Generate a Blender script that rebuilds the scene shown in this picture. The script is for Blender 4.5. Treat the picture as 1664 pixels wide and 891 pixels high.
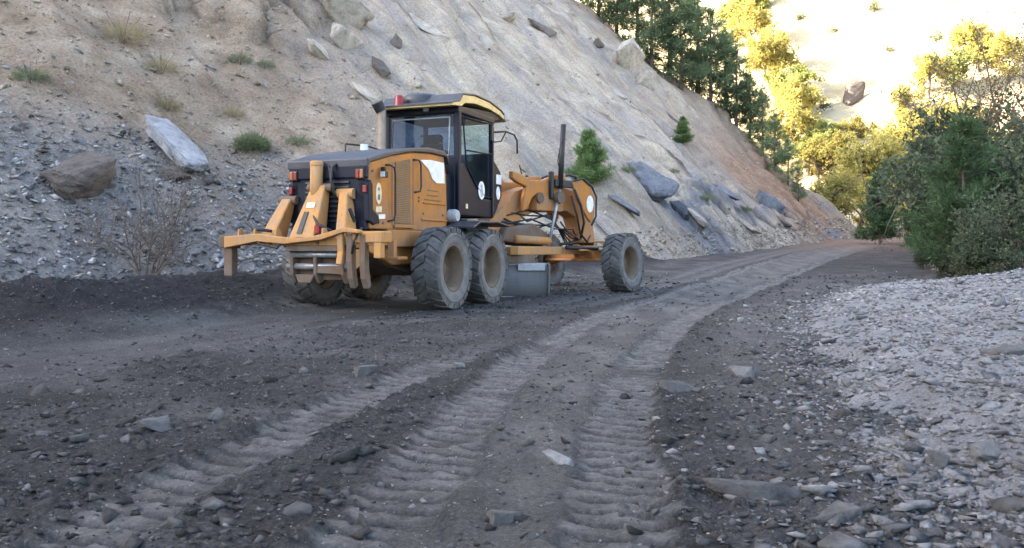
import bpy, bmesh, math, random
import numpy as np
from mathutils import Vector, Matrix, Euler

for o in list(bpy.data.objects):
    bpy.data.objects.remove(o, do_unlink=True)
random.seed(7)
rng = np.random.default_rng(7)
SC = bpy.context.scene
COL = SC.collection
R = math.radians

# ------------------------------------------------------------------ camera, sky, sun, exposure
F_PX, CX, HY, CAM_H = 1400.0, 832.0, 405.0, 0.984
cam_d = bpy.data.cameras.new('camera')
cam_d.sensor_width = 36.0
cam_d.lens = 36.0 * F_PX / 1664.0
cam_d.shift_y = -(445.5 - HY) / 1664.0
cam_d.clip_start = 0.05
cam_d.clip_end = 3000.0
cam = bpy.data.objects.new('camera', cam_d)
cam.location = (0, 0, CAM_H)
cam.rotation_euler = (R(90), 0, 0)
COL.objects.link(cam)
SC.camera = cam

SUN_ELEV = 27.0
SUN_DIR = Vector((-0.97, -0.04, 0)).normalized()          # horizontal direction towards the sun
wd = bpy.data.worlds.new('World')
SC.world = wd
wd.use_nodes = True
wn = wd.node_tree
wn.nodes.clear()
wo = wn.nodes.new('ShaderNodeOutputWorld')
wb = wn.nodes.new('ShaderNodeBackground')
ws = wn.nodes.new('ShaderNodeTexSky')
ws.sky_type = 'NISHITA'
ws.sun_disc = False
ws.sun_elevation = R(SUN_ELEV)
ws.sun_rotation = math.atan2(SUN_DIR.x, SUN_DIR.y)
ws.air_density = 1.0
ws.dust_density = 2.5
ws.ozone_density = 1.0
wb.inputs['Strength'].default_value = 0.13
wn.links.new(ws.outputs[0], wb.inputs['Color'])
wn.links.new(wb.outputs[0], wo.inputs['Surface'])

sd = bpy.data.lights.new('sun', 'SUN')
sd.energy = 4.2
sd.angle = R(0.5)
sd.color = (1.0, 0.87, 0.68)
sun = bpy.data.objects.new('sun', sd)
tow = Vector((SUN_DIR.x * math.cos(R(SUN_ELEV)), SUN_DIR.y * math.cos(R(SUN_ELEV)), math.sin(R(SUN_ELEV))))
sun.rotation_euler = tow.to_track_quat('Z', 'Y').to_euler()
sun.location = (-60, 20, 90)
COL.objects.link(sun)

vs = SC.view_settings
vs.view_transform = 'Standard'
vs.look = 'None'
vs.gamma = 1.0
vs.use_curve_mapping = False
vs.exposure = 3.1
vs.use_white_balance = True
vs.white_balance_temperature = 6700
vs.white_balance_tint = 10
SC.cycles.max_bounces = 6
SC.cycles.transparent_max_bounces = 12
SC.cycles.use_denoising = True

# ------------------------------------------------------------------ noise
def _hash(ix, iy, s):
    h = (ix.astype(np.int64) * 374761393 + iy.astype(np.int64) * 668265263 + s * 2147483647) & 0xffffffff
    h = ((h ^ (h >> 13)) * 1274126177) & 0xffffffff
    h = h ^ (h >> 16)
    return h
def perlin(x, y, s=0):
    x = np.asarray(x, float); y = np.asarray(y, float)
    ix = np.floor(x); iy = np.floor(y); fx = x - ix; fy = y - iy
    u = fx * fx * fx * (fx * (fx * 6 - 15) + 10); v = fy * fy * fy * (fy * (fy * 6 - 15) + 10)
    def g(dx, dy):
        a = _hash(ix + dx, iy + dy, s) * (2 * math.pi / 4294967296.0)
        return np.cos(a) * (fx - dx) + np.sin(a) * (fy - dy)
    a = g(0, 0); b = g(1, 0); c = g(0, 1); d = g(1, 1)
    return ((a + u * (b - a)) * (1 - v) + (c + u * (d - c)) * v) * 1.5
def fbm(x, y, s=0, o=4, gain=.5):
    r = 0; a = 1.0; t = 0
    for i in range(o):
        r = r + a * perlin(x, y, s + i * 17); t += a; a *= gain; x = x * 2.03; y = y * 2.03
    return r / t
def billow(x, y, s=0, o=3, gain=.5):
    r = 0; a = 1.0; t = 0
    for i in range(o):
        r = r + a * np.abs(perlin(x, y, s + i * 17)); t += a; a *= gain; x = x * 2.07; y = y * 2.07
    return r / t
def cells(x, y, s=0, jit=.9):
    """distance to nearest and second nearest feature point, and the cell's random number"""
    ix = np.floor(x); iy = np.floor(y)
    d1 = np.full(np.shape(x), 9.0); d2 = d1.copy(); cid = np.zeros(np.shape(x))
    for dx in (-1, 0, 1):
        for dy in (-1, 0, 1):
            h = _hash(ix + dx, iy + dy, s); h2 = _hash(ix + dx + 57, iy + dy - 31, s + 5)
            px = ix + dx + .5 + jit * (h / 4294967296.0 - .5); py = iy + dy + .5 + jit * (h2 / 4294967296.0 - .5)
            d = np.hypot(x - px, y - py)
            near = d < d1
            d2 = np.where(near, d1, np.minimum(d2, d)); cid = np.where(near, (h % 1000) / 1000.0, cid); d1 = np.where(near, d, d1)
    return d1, d2, cid
def sstep(a, b, x):
    t = np.clip((x - a) / (b - a), 0, 1)
    return t * t * (3 - 2 * t)
def smin(a, b, k):
    h = np.clip(.5 + .5 * (b - a) / k, 0, 1)
    return b * (1 - h) + a * h - k * h * (1 - h)

# ------------------------------------------------------------------ materials
MATS = {}
T2_ = (.6253, .7804)
def nodemat(name):
    m = bpy.data.materials.new(name); m.use_nodes = True
    nt = m.node_tree; b = nt.nodes['Principled BSDF']
    MATS[name] = m
    return m, nt, b
def N(nt, typ, **kw):
    n = nt.nodes.new(typ)
    for k, v in kw.items(): setattr(n, k, v)
    return n
def noise(nt, co, scale, detail=5, rough=.55, dist=0):
    n = N(nt, 'ShaderNodeTexNoise'); n.inputs['Scale'].default_value = scale; n.inputs['Detail'].default_value = detail
    n.inputs['Roughness'].default_value = rough; n.inputs['Distortion'].default_value = dist
    nt.links.new(co, n.inputs['Vector']); return n.outputs['Fac']
def ramp(nt, fac, stops):
    r = N(nt, 'ShaderNodeValToRGB'); e = r.color_ramp.elements
    while len(e) < len(stops): e.new(.5)
    for i, (p, c) in enumerate(stops):
        e[i].position = p; e[i].color = (c[0], c[1], c[2], 1) if hasattr(c, '__len__') else (c, c, c, 1)
    nt.links.new(fac, r.inputs['Fac']); return r.outputs['Color']
def mix(nt, fac, a, b, mode='MIX'):
    m = N(nt, 'ShaderNodeMix', data_type='RGBA', blend_type=mode)
    for sock, v in ((m.inputs[0], fac), (m.inputs[6], a), (m.inputs[7], b)):
        if hasattr(v, 'is_linked') or hasattr(v, 'links'): nt.links.new(v, sock)
        elif hasattr(v, '__len__'): sock.default_value = (v[0], v[1], v[2], 1)
        else: sock.default_value = v
    return m.outputs[2]
def attr(nt, name):
    a = N(nt, 'ShaderNodeAttribute'); a.attribute_name = name
    return a.outputs['Fac']
def bump(nt, b, h, strength=.5, dist=.02):
    n = N(nt, 'ShaderNodeBump'); n.inputs['Strength'].default_value = strength; n.inputs['Distance'].default_value = dist
    nt.links.new(h, n.inputs['Height']); nt.links.new(n.outputs[0], b.inputs['Normal'])
def objco(nt): return N(nt, 'ShaderNodeTexCoord').outputs['Object']
def geoco(nt): return N(nt, 'ShaderNodeNewGeometry').outputs['Position']
def rndobj(nt): return N(nt, 'ShaderNodeObjectInfo').outputs['Random']
def rndisl(nt): return N(nt, 'ShaderNodeNewGeometry').outputs['Random Per Island']
def stretch(nt, co, sx, sy, sz, rz=0):
    m = N(nt, 'ShaderNodeMapping'); m.inputs['Scale'].default_value = (sx, sy, sz); m.inputs['Rotation'].default_value = (0, 0, rz)
    nt.links.new(co, m.inputs['Vector']); return m.outputs[0]

def mat_road():
    m, nt, b = nodemat('road_soil'); co = geoco(nt)
    soil = ramp(nt, noise(nt, co, 1.3, 6, .6), [(.3, (.027, .0266, .0272)), (.7, (.068, .067, .0676))])
    fine = ramp(nt, noise(nt, co, 42, 10, .85), [(.36, .50), (.5, 1.0), (.64, 1.75)])
    soil = mix(nt, 1.0, soil, fine, 'MULTIPLY')
    dust = ramp(nt, noise(nt, co, 5, 5, .6), [(.25, (.125, .1225, .12)), (.75, (.24, .236, .23))])
    c = mix(nt, attr(nt, 'dust'), soil, dust)
    c = mix(nt, .6, c, mix(nt, 1.0, c, fine, 'MULTIPLY'))
    c = mix(nt, attr(nt, 'dark'), c, mix(nt, 1.0, (.026, .024, .025), fine, 'MULTIPLY'))
    c = mix(nt, attr(nt, 'red'), c, (.20, .125, .09))
    v = N(nt, 'ShaderNodeTexVoronoi'); v.inputs['Scale'].default_value = 26; nt.links.new(co, v.inputs['Vector'])
    speck = ramp(nt, v.outputs['Distance'], [(.10, 1.0), (.17, 0.0)])
    sel = ramp(nt, v.outputs['Color'], [(.62, 0.0), (.66, 1.0)])
    sp = mix(nt, 1.0, speck, sel, 'MULTIPLY')
    c = mix(nt, sp, c, (.30, .295, .29))
    nt.links.new(c, b.inputs['Base Color']); b.inputs['Roughness'].default_value = .95
    b.inputs['Specular IOR Level'].default_value = .15
    bump(nt, b, noise(nt, co, 34, 12, .85), 1.0, .06)
    return m
def mat_gravel():
    m, nt, b = nodemat('pale_gravel'); co = geoco(nt)
    c = ramp(nt, noise(nt, co, 2.2, 6, .65), [(.3, (.15, .15, .154)), (.68, (.28, .279, .285))])
    f = ramp(nt, noise(nt, co, 60, 3, .7), [(.3, .65), (.7, 1.3)])
    c = mix(nt, 1.0, c, f, 'MULTIPLY')
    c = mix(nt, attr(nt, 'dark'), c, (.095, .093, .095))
    nt.links.new(c, b.inputs['Base Color']); b.inputs['Roughness'].default_value = .93
    b.inputs['Specular IOR Level'].default_value = .2
    bump(nt, b, noise(nt, co, 22, 9, .8), 1.0, .05)
    return m
def mat_hill():
    m, nt, b = nodemat('hillside_earth'); co = geoco(nt)
    fl = stretch(nt, stretch(nt, co, 1, 1, 1, -math.atan2(T2_[1], T2_[0])), 1.3, .30, .30)
    earth = ramp(nt, noise(nt, co, .55, 8, .65), [(.3, (.20, .145, .10)), (.5, (.36, .275, .20)), (.72, (.48, .40, .31))])
    slab = ramp(nt, noise(nt, co, .8, 9, .68, .6), [(.28, (.35, .285, .215)), (.5, (.52, .435, .335)), (.75, (.64, .56, .45))])
    scree = ramp(nt, noise(nt, co, 1.8, 8, .7), [(.3, (.17, .158, .150)), (.7, (.335, .315, .30))])
    stk = ramp(nt, noise(nt, fl, 1.0, 8, .62, .8), [(.30, .78), (.5, 1.0), (.7, 1.10)])
    slab = mix(nt, 1.0, slab, stk, 'MULTIPLY')
    slab = mix(nt, ramp(nt, noise(nt, fl, .45, 6, .6, 1.2), [(.44, 0.0), (.60, .70)]), slab, (.33, .305, .295))
    crk = N(nt, 'ShaderNodeTexVoronoi'); crk.feature = 'DISTANCE_TO_EDGE'; crk.inputs['Scale'].default_value = .55
    nt.links.new(fl, crk.inputs['Vector'])
    slab = mix(nt, ramp(nt, crk.outputs['Distance'], [(.004, .25), (.03, 0.0)]), slab, (.12, .10, .085))
    c = mix(nt, attr(nt, 'slab'), earth, slab)
    c = mix(nt, attr(nt, 'scree'), c, scree)
    c = mix(nt, attr(nt, 'red'), c, ramp(nt, noise(nt, co, 1.2, 6, .6), [(.3, (.27, .15, .095)), (.7, (.42, .28, .19))]))
    c = mix(nt, attr(nt, 'blue'), c, ramp(nt, noise(nt, co, 2.5, 6, .6), [(.3, (.115, .125, .15)), (.7, (.26, .27, .30))]))
    c = mix(nt, attr(nt, 'crack_shade'), c, (.11, .085, .065))  # dark joints and painted ledge shade
    c = mix(nt, ramp(nt, noise(nt, stretch(nt, co, 1, 1, 1.6), .22, 7, .6, .5), [(.50, 0.0), (.68, .45)]), c, (.23, .17, .12))
    f = ramp(nt, noise(nt, co, 11, 7, .8), [(.30, .45), (.5, 1.0), (.7, 1.40)])
    c = mix(nt, 1.0, c, f, 'MULTIPLY')
    nt.links.new(c, b.inputs['Base Color']); b.inputs['Roughness'].default_value = .95
    b.inputs['Specular IOR Level'].default_value = .15
    bump(nt, b, noise(nt, co, 7, 10, .8), 1.0, .22)
    return m
def mat_farhill():
    m, nt, b = nodemat('far_hill_earth'); co = geoco(nt)
    c = ramp(nt, noise(nt, co, .06, 8, .65), [(.3, (.36, .29, .17)), (.55, (.52, .44, .29)), (.8, (.60, .53, .38))])
    c = mix(nt, ramp(nt, noise(nt, co, .9, 6, .7), [(.62, 0.0), (.72, .55)]), c, (.30, .27, .17))
    nt.links.new(c, b.inputs['Base Color']); b.inputs['Roughness'].default_value = 1
    b.inputs['Specular IOR Level'].default_value = .1
    bump(nt, b, noise(nt, co, .8, 8, .7), .8, 1.0)
    return m
def mat_rock(name, c0, c1, isl=True, sc=6.0, dust=None):
    m, nt, b = nodemat(name); co = geoco(nt)
    r = rndisl(nt) if isl else rndobj(nt)
    base = ramp(nt, r, [(0.0, c0), (1.0, c1)])
    f = ramp(nt, noise(nt, co, sc, 9, .75, .4), [(.28, .42), (.5, 1.0), (.72, 1.4)])
    c = mix(nt, 1.0, base, f, 'MULTIPLY')
    if dust:
        sep = N(nt, 'ShaderNodeSeparateXYZ'); nt.links.new(N(nt, 'ShaderNodeNewGeometry').outputs['Normal'], sep.inputs[0])
        top = ramp(nt, sep.outputs['Z'], [(.45, 0.0), (.9, .6)])
        c = mix(nt, top, c, dust)
    nt.links.new(c, b.inputs['Base Color']); b.inputs['Roughness'].default_value = .9
    b.inputs['Specular IOR Level'].default_value = .2
    bump(nt, b, noise(nt, co, sc * 3, 9, .8), 1.0, .35 / sc)
    return m
mat_road(); mat_gravel(); mat_hill(); mat_farhill()
mat_rock('gravel_stone', (.13, .13, .134), (.37, .368, .374))
mat_rock('road_stone', (.028, .028, .029), (.16, .158, .156))
mat_rock('soil_clod', (.04, .038, .037), (.085, .082, .079), False, 18)
mat_rock('road_grit', (.03, .03, .031), (.26, .256, .252), True, 40)
mat_rock('pale_stone', (.10, .10, .102), (.25, .247, .245), False, 14)
mat_rock('dark_stone', (.07, .07, .072), (.15, .145, .145), False, 9)
mat_rock('scree_stone', (.08, .077, .079), (.46, .445, .45))
mat_rock('tan_stone', (.22, .175, .135), (.44, .385, .315))
mat_rock('brown_boulder', (.10, .083, .074), (.18, .15, .13), False, 3.5)
mat_rock('slate', (.085, .09, .105), (.19, .20, .225), False, 3.0)
mat_rock('pale_slab', (.34, .35, .375), (.40, .41, .435), False, 2.0)
mat_rock('grey_boulder', (.23, .235, .25), (.36, .37, .39), False, 2.5)
mat_rock('cream_boulder', (.38, .33, .27), (.50, .45, .38), False, 2.5)

# ------------------------------------------------------------------ object helpers
def tag(o, label=None, cat=None, group=None, kind=None):
    if label: o['label'] = label
    if cat: o['category'] = cat
    if group: o['group'] = group
    if kind: o['kind'] = kind
    return o
def meshdata(name, V, Fs, mat=None, attrs=None, smooth=False):
    V = np.asarray(V, dtype=np.float32)
    me = bpy.data.meshes.new(name)
    if isinstance(Fs, np.ndarray):
        n, k = Fs.shape
        me.vertices.add(len(V)); me.vertices.foreach_set('co', V.ravel())
        me.loops.add(n * k); me.loops.foreach_set('vertex_index', Fs.astype(np.int32).ravel())
        me.polygons.add(n); me.polygons.foreach_set('loop_start', np.arange(0, n * k, k, dtype=np.int32))
        me.update(calc_edges=True)
        me.validate()
    else:
        me.from_pydata([tuple(map(float, v)) for v in V], [], [tuple(f) for f in Fs])
    if attrs:
        for k, v in attrs.items():
            a = me.attributes.new(k, 'FLOAT', 'POINT'); a.data.foreach_set('value', np.asarray(v, np.float32).ravel())
    if smooth:
        me.polygons.foreach_set('use_smooth', np.ones(len(me.polygons), bool))
    if mat: me.materials.append(MATS[mat])
    me.update()
    return me
def link(name, me, parent=None, loc=(0, 0, 0), rot=(0, 0, 0), scale=(1, 1, 1)):
    o = bpy.data.objects.new(name, me); COL.objects.link(o)
    o.location = loc; o.rotation_euler = rot; o.scale = scale
    if parent is not None: o.parent = parent
    return o
def empty(name, loc=(0, 0, 0), rz=0, parent=None):
    o = bpy.data.objects.new(name, None); COL.objects.link(o); o.location = loc; o.rotation_euler = (0, 0, rz)
    o.empty_display_size = .2
    if parent is not None: o.parent = parent
    return o
def copy_tree(o, parent=None):
    c = o.copy(); COL.objects.link(c); c.parent = parent
    for ch in list(o.children): copy_tree(ch, c)
    return c
def gridfaces(nr, nc):
    i = np.arange(nr - 1)[:, None] * nc + np.arange(nc - 1)[None, :]
    return np.stack([i, i + 1, i + nc + 1, i + nc], -1).reshape(-1, 4)

# ------------------------------------------------------------------ terrain functions
_gy = np.array([-400, 20, 34, 45, 70, 100, 140, 300, 900.]); _gz = np.array([0, 0, .50, .82, 2.08, 3.4, 4.6, 8, 14.])
def base(y):
    y = np.asarray(y, float)
    return sum(np.interp(y + k, _gy, _gz) for k in (-4, -2, 0, 2, 4)) / 5 - .04
def curve(pts):
    p = np.array(pts, float)
    yy = np.linspace(p[0, 0], p[-1, 0], 400); xx = np.interp(yy, p[:, 0], p[:, 1])
    k = np.ones(21) / 21; xp = np.pad(xx, 10, mode='reflect', reflect_type='odd'); xx = np.convolve(xp, k, 'valid')
    s = np.concatenate([[0], np.cumsum(np.hypot(np.diff(xx), np.diff(yy)))])
    return yy, xx, s
def lat(cv, x, y):
    """signed lateral offset and arc length for a curve given as x(y); plus weight 0 outside its range"""
    yy, xx, s = cv
    xc = np.interp(y, yy, xx); sl = np.interp(y, yy, np.gradient(xx, yy))
    d = (x - xc) / np.sqrt(1 + sl * sl)
    return d, np.interp(y, yy, s) + d * sl / np.sqrt(1 + sl * sl), (y > yy[0]) * (y < yy[-1])
TR_A = curve([(1.6, -1.7), (2.96, -1.47), (3.78, -1.42), (4.52, -1.27), (5.6, -1.06), (7.45, -.66), (9.5, -.15), (11, .3)])
TR_B = curve([(1.6, -.55), (2.96, -.50), (3.88, -.43), (5.0, -.33), (6.4, -.13), (8.9, .26), (14.5, 1.75), (20, 3.9), (30, 8.2), (45, 15), (70, 31), (95, 40)])
TR_C = curve([(1.6, .27), (2.96, .34), (3.88, .44), (5.0, .56), (6.4, .83), (8.9, 1.42), (14.5, 3.2), (20, 5.5), (30, 10.3), (45, 17.6), (70, 33.4), (95, 43)])
TR_D = curve([(4, -5.9), (7.45, -4.5), (9.8, -3.75), (13, -3.0), (16, -2.0), (20, -.4)])
TR_W = curve([(5, -8.3), (9, -6.7), (12, -6.0), (16, -5.15), (20, -3.9), (25, -1.0), (32, 4.2)])
BANK = curve([(1.0, .85), (3.1, 1.10), (4.1, 1.38), (5.4, 1.60), (7.07, 2.1), (9.8, 2.9), (14, 4.4), (19, 6.8), (24, 10.5), (40, 22)])
TOE_A = np.array([-160, -57.8, -12.5, 8.2, 14.5, 20.2, 30, 42.5, 72.4, 90, 140.]); TOE_B = np.array([36, 31, 26.0, 21.8, 20.4, 19.6, 17.2, 18.9, 21.6, 22, 22.])
T2 = np.array((.6253, .7804)); N2 = np.array((-.7804, .6253))
def toe(a):
    return sum(np.interp(a + k, TOE_A, TOE_B) for k in (-3, -1.5, 0, 1.5, 3)) / 5
def road_fields(x, y):
    z = base(y)
    far = np.clip(1 - (y - 25) / 30, 0, 1)
    rough = .35 + .65 * sstep(-.15, .25, fbm(x * .5, y * .5, 3, 3))
    bank_d = x - np.interp(y, BANK[0], BANK[1])
    dust = .15 * sstep(.0, .5, fbm(x * .7, y * .35, 9, 4)) + 0 * x
    dark = 0 * x
    dz = 0 * x; flat = 0 * x
    for cv, w, dep, ribs, pa, wl in ((TR_A, .185, .030, 1.0, .95, 1), (TR_B, .20, .028, 1.0, .92, 1), (TR_C, .20, .034, 1.0, .92, 1), ):
        d, s, on = lat(cv, x, y)
        d = d + .025 * perlin(s * 1.1, 0 * s, 4)
        m = (1 - sstep(w * .78, w * 1.30, np.abs(d) + .05 * perlin(x * 7, y * 7, 37))) * on
        fade = np.clip(1 - (y - 30) / 40, .35, 1)
        if cv is TR_A: fade = fade * np.clip(1.15 - (y - 6) / 4, 0, 1)
        m = m * fade
        wav = s / .16 + d * 1.3 + .08 * perlin(s * 3, d * 6, 8) + .5 * sstep(-.25, .25, perlin(s * .35, 0 * s, 38))
        rib = sstep(.30, .42, np.abs((wav % 1) - .5) * 2) * (.85 + .4 * perlin(x * 11, y * 11, 33))
        patch = sstep(-.42, -.12, fbm(x * 1.6, y * .9, 21, 4)) * (.55 + .45 * sstep(-.3, .0, perlin(x * 5, y * 3.2, 39)))
        rim = np.exp(-((np.abs(d) - w * 1.25) / .07) ** 2) * on * fade
        dz = dz + m * (-dep + ribs * .026 * rib * patch) + rim * .03 * (.5 + perlin(s * 3, d * 2, 31))
        dust = np.maximum(dust, m * (pa * (.40 + .60 * patch) * (.30 + .70 * np.clip(rib, 0, 1))))
        flat = np.maximum(flat, m)
    # smooth worn band between the two right-hand wheel lines
    xb = np.interp(y, TR_B[0], TR_B[1]); xc = np.interp(y, TR_C[0], TR_C[1])
    mid = sstep(xb - .1, xb + .35, x) * (1 - sstep(xc - .35, xc + .05, x))
    flat = np.maximum(flat, mid * .72)
    dust = np.maximum(dust, mid * (.30 + .35 * sstep(-.2, .35, fbm(x * 1.6, y * .5, 41, 4))))
    side = sstep(xc + .15, xc + .9, x) * (1 - sstep(20, 32, y))
    dust = np.maximum(dust, side * (.20 + .30 * sstep(-.25, .35, fbm(x * .9, y * .6, 43, 4))))
    lefts = 1 - sstep(xb - 1.2, xb - .2, x)
    dust = np.maximum(dust, lefts * .30 * sstep(-.15, .4, fbm(x * .6, y * .8, 47, 4)))
    # long faint wheel lines on the far road
    for off, ww in ((-1.1, .3), (-2.0, .28), (1.3, .35)):
        d, s, on = lat(TR_B, x - off * .8, y)
        m = np.exp(-(d / ww) ** 2) * on * sstep(13, 18, y)
        dz = dz - .05 * m; dust = np.maximum(dust, .45 * m)
    # freshly graded strip behind the machine
    d, s, on = lat(TR_D, x, y)
    m = (1 - sstep(.75, 1.15, np.abs(d + .2 * perlin(s * .5, 0 * s, 6)))) * on
    flat = np.maximum(flat, m * .93); dz = dz - .05 * m
    dust = np.maximum(dust, m * (.25 + .22 * perlin(d * 5, s * .4, 15)))
    e = np.exp(-((d - 1.05 + .2 * perlin(s * .5, 0 * s, 6)) / .10) ** 2) * on
    dust = np.maximum(dust, .45 * e)
    # dark windrow
    d, s, on = lat(TR_W, x, y)
    wide = 1.15 + .25 * perlin(s * .4, 0 * s, 5)
    wmask = np.exp(-(d / wide) ** 2) * on
    dz = dz + wmask * (.56 + .12 * perlin(s * .7, d, 13) + .10 * billow(x * 2.2, y * 2.2, 17, 3))
    dark = np.maximum(dark, .85 * sstep(.15, .5, wmask))
    flat = flat * (1 - wmask)
    dust = dust * (1 - sstep(.1, .4, wmask))
    cl = .045 * billow(x * 1.5, y * 1.5, 51, 3, .55) + .030 * billow(x * 5.1, y * 5.1, 61, 3, .6) + .020 * billow(x * 15, y * 15, 71, 2)
    d1, d2, cid = cells(x * 7.5, y * 7.5, 81)
    clod = np.clip(.5 - d1, 0, 1) * (cid > .6) * .05
    z = z + dz + (cl - .02 + clod * rough) * (1 - .74 * flat) * (.5 + .6 * rough) * (.35 + .65 * far) * 1.35
    z = z + .03 * fbm(x * .25, y * .25, 91, 3) * 2
    red = sstep(40, 62, y) * .75
    return z, dict(dust=np.clip(dust, 0, 1), dark=np.clip(dark, 0, 1), red=red)
def bank_fields(x, y):
    bd = x - np.interp(y, BANK[0], BANK[1])
    n = .28 * fbm(x * .8, y * .8, 101, 4) + .45 * fbm(x * 1.7, y * 1.1, 105, 4)
    e = bd + n
    up = sstep(-.35, 1.5, e)
    h = -.16 + up * .33 + .26 * sstep(1.2, 5, e)
    h = h + .05 * sstep(6, 14, y) * up
    far = sstep(19.3, 22.0, y + .6 * fbm(x * .3, y * 0, 7, 3))
    h = h * (1 - far) - .5 * far
    h = h + up * (.10 * fbm(x * .9, y * .9, 111, 4) + .05 * billow(x * 3, y * 3, 121, 3) + .03 * billow(x * 9, y * 9, 131, 2))
    # a dug hollow in the near part of the bank
    q = np.exp(-(((x - 2.35) / .55) ** 2 + ((y - 4.9) / .5) ** 2)); h = h - .10 * q
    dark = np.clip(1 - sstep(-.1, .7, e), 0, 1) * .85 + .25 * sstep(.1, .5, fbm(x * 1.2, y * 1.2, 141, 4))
    return base(y) + h, dict(dark=np.clip(dark, 0, 1))
def hill_fields(x, y):
    a = x * T2[0] + y * T2[1]; b = x * N2[0] + y * N2[1]
    wob = .9 * fbm(a * .22, b * .1, 201, 4)
    d1 = b - toe(a) + wob
    sl = np.interp(a, [-60, -15, 5, 25, 50, 80], [1.0, .9, .80, .86, .92, .95])
    h1 = np.where(d1 > 0, d1 * sl, d1 * .5)
    h1 = h1 * 1.0 + .25 * np.clip(d1, 0, 40) * sstep(14, 40, d1) * .3
    cl = .45
    d2 = (.90 * (74.3 - a) + cl * (b - 21.6)) + 1.0 * fbm(b * .15, a * .1, 207, 3)
    h2 = np.where(d2 > 0, d2 * 1.0, d2 * .5)
    cap = np.interp(a, [25, 56], [75, 29]) - .10 * b * sstep(30, 60, a)
    h = smin(smin(h1, h2, 1.0), cap + .10 * b, 5)
    up = sstep(.3, 4, d1)
    # masks along the slope
    slab = sstep(17, 27, a + .55 * (d1) * .0 - .28 * d1 + 3.0 * fbm(a * .12, b * .12, 211, 4)) 
    slab = slab * (1 - sstep(56, 66, a + 4 * fbm(a * .1, b * .1, 215, 3)) * .8)
    scree = (1 - sstep(3.2, 8.5, d1 + 3.2 * fbm(a * .16, b * .16, 221, 4) - .25 * (12 - a))) * (1 - sstep(18, 24, a))
    ridge_red = np.exp(-((a - 63 + .5 * (d1 - 3)) / 7.0) ** 2) * (1 - sstep(4.5, 11, d1)) * 1.2 + .8 * sstep(60, 66, a) * (1 - sstep(-.5, 4, h - np.minimum(h1, h2))) * 0
    ridge_red = ridge_red + .45 * np.exp(-((h2 - h1) / 2.2) ** 2) * sstep(3, 9, h) * sstep(-.2, .3, fbm(a * .3, b * .3, 231, 3))
    ridge_red = ridge_red + .40 * np.exp(-((h2 - h1) / 7.0) ** 2) * sstep(4, 10, h) * sstep(-.35, .2, fbm(a * .2, b * .2, 233, 4))
    blue = sstep(.18, .42, fbm(a * .16, b * .30, 241, 3) + .15 * np.exp(-((a - 41) / 5) ** 2)) * sstep(20, 28, a) * (1 - sstep(3, 7, d1))
    # relief: tilted bedding ledges on the slabs, gullies, lumps
    bed = (a * .95 + b * .30) * .26 + 1.1 * fbm(a * .10, b * .05, 251, 4)
    fr = bed - np.floor(bed)
    ledge = (fr - .5) * .75 * np.clip(1 - (1 - fr) * 0, 0, 1)
    ledge = np.where(fr > .93, .43 * .75 - (fr - .93) / .07 * .75 * .93, ledge)
    lum = fbm(a * .35, b * .35, 261, 5, .55)
    led = ledge * sstep(.0, .30, fbm(a * .17, b * .17, 271, 3) - .02)
    h = h + up * (slab * led * 1.3 + (.50 - .14 * slab) * lum + 1.5 * fbm(a * .13, b * .10, 263, 3) + .45 * perlin(a * .30 + .5 * fbm(a * .1, b * .1, 267, 2), b * .05, 269) + .16 * billow(a * 1.5, b * 1.0, 281, 4, .6))
    h = h + up * scree * (.20 * billow(a * 1.3, b * 1.3, 291, 3) )
    h = h + up * .9 * np.clip(blue, 0, 1) * billow(a * .5, b * .7, 295, 3)
    h = h + up * (.10 * fbm(a * 2.2, b * 2.2, 331, 3) + .05 * billow(a * 4.5, b * 4.5, 337, 2)) * (1 - .45 * slab)
    d1c, d2c, cid = cells(a * .55 + .3 * lum, b * .85, 301)
    blk = sstep(.02, .14, d2c - d1c)
    rocky = sstep(.12, .34, fbm(a * .12, b * .12, 311, 3) + .05 + .42 * sstep(11, 15, d1) * (1 - sstep(30, 40, a)) * sstep(14, 20, a)) * sstep(12, 20, a) * (1 - .70 * slab * (1 - sstep(13, 19, d1)))
    rocky = np.maximum(rocky, np.exp(-((b - toe(a) - 1.5) / 2.6) ** 2) * sstep(33, 40, a) * (1 - sstep(60, 68, a)) * 1.0)
    h = h + up * rocky * (cid - .3) * 1.3 * blk
    rill = perlin(a * 1.1 + .4 * fbm(a * .3, b * .3, 317, 2), b * .10, 319)
    h = h + up * (.10 + .25 * (1 - sstep(0, 7, d1))) * rill * (1 - .5 * scree)
    crack_shade = np.clip(rocky * (1 - blk) * .8 + slab * sstep(.86, .92, fr) * sstep(.0, .3, fbm(a * .17, b * .17, 271, 3) - .02) * .85, 0, 1)  # dark joints between blocks, plus overhang shade painted along the ledge steps
    return base(y) - .12 + h, dict(slab=np.clip(slab, 0, 1), scree=np.clip(scree, 0, 1), red=np.clip(ridge_red, 0, 1),
                                   blue=np.clip(blue, 0, 1) * .85, crack_shade=crack_shade)
def far_fields(x, y):
    d = (x * .66 + y * .75) - 122
    d = d + 14 * fbm(x * .012, y * .012, 401, 3)
    h = np.where(d > 0, d * .78, d * .2)
    h = np.minimum(h, 200 + .1 * d)
    q = x * .75 - y * .66
    h = h + sstep(0, 25, d) * (7.0 * billow(q * .035, d * .012, 411, 4) + 3.0 * fbm(x * .08, y * .08, 421, 5))
    return base(y) - 1.0 + h
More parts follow.
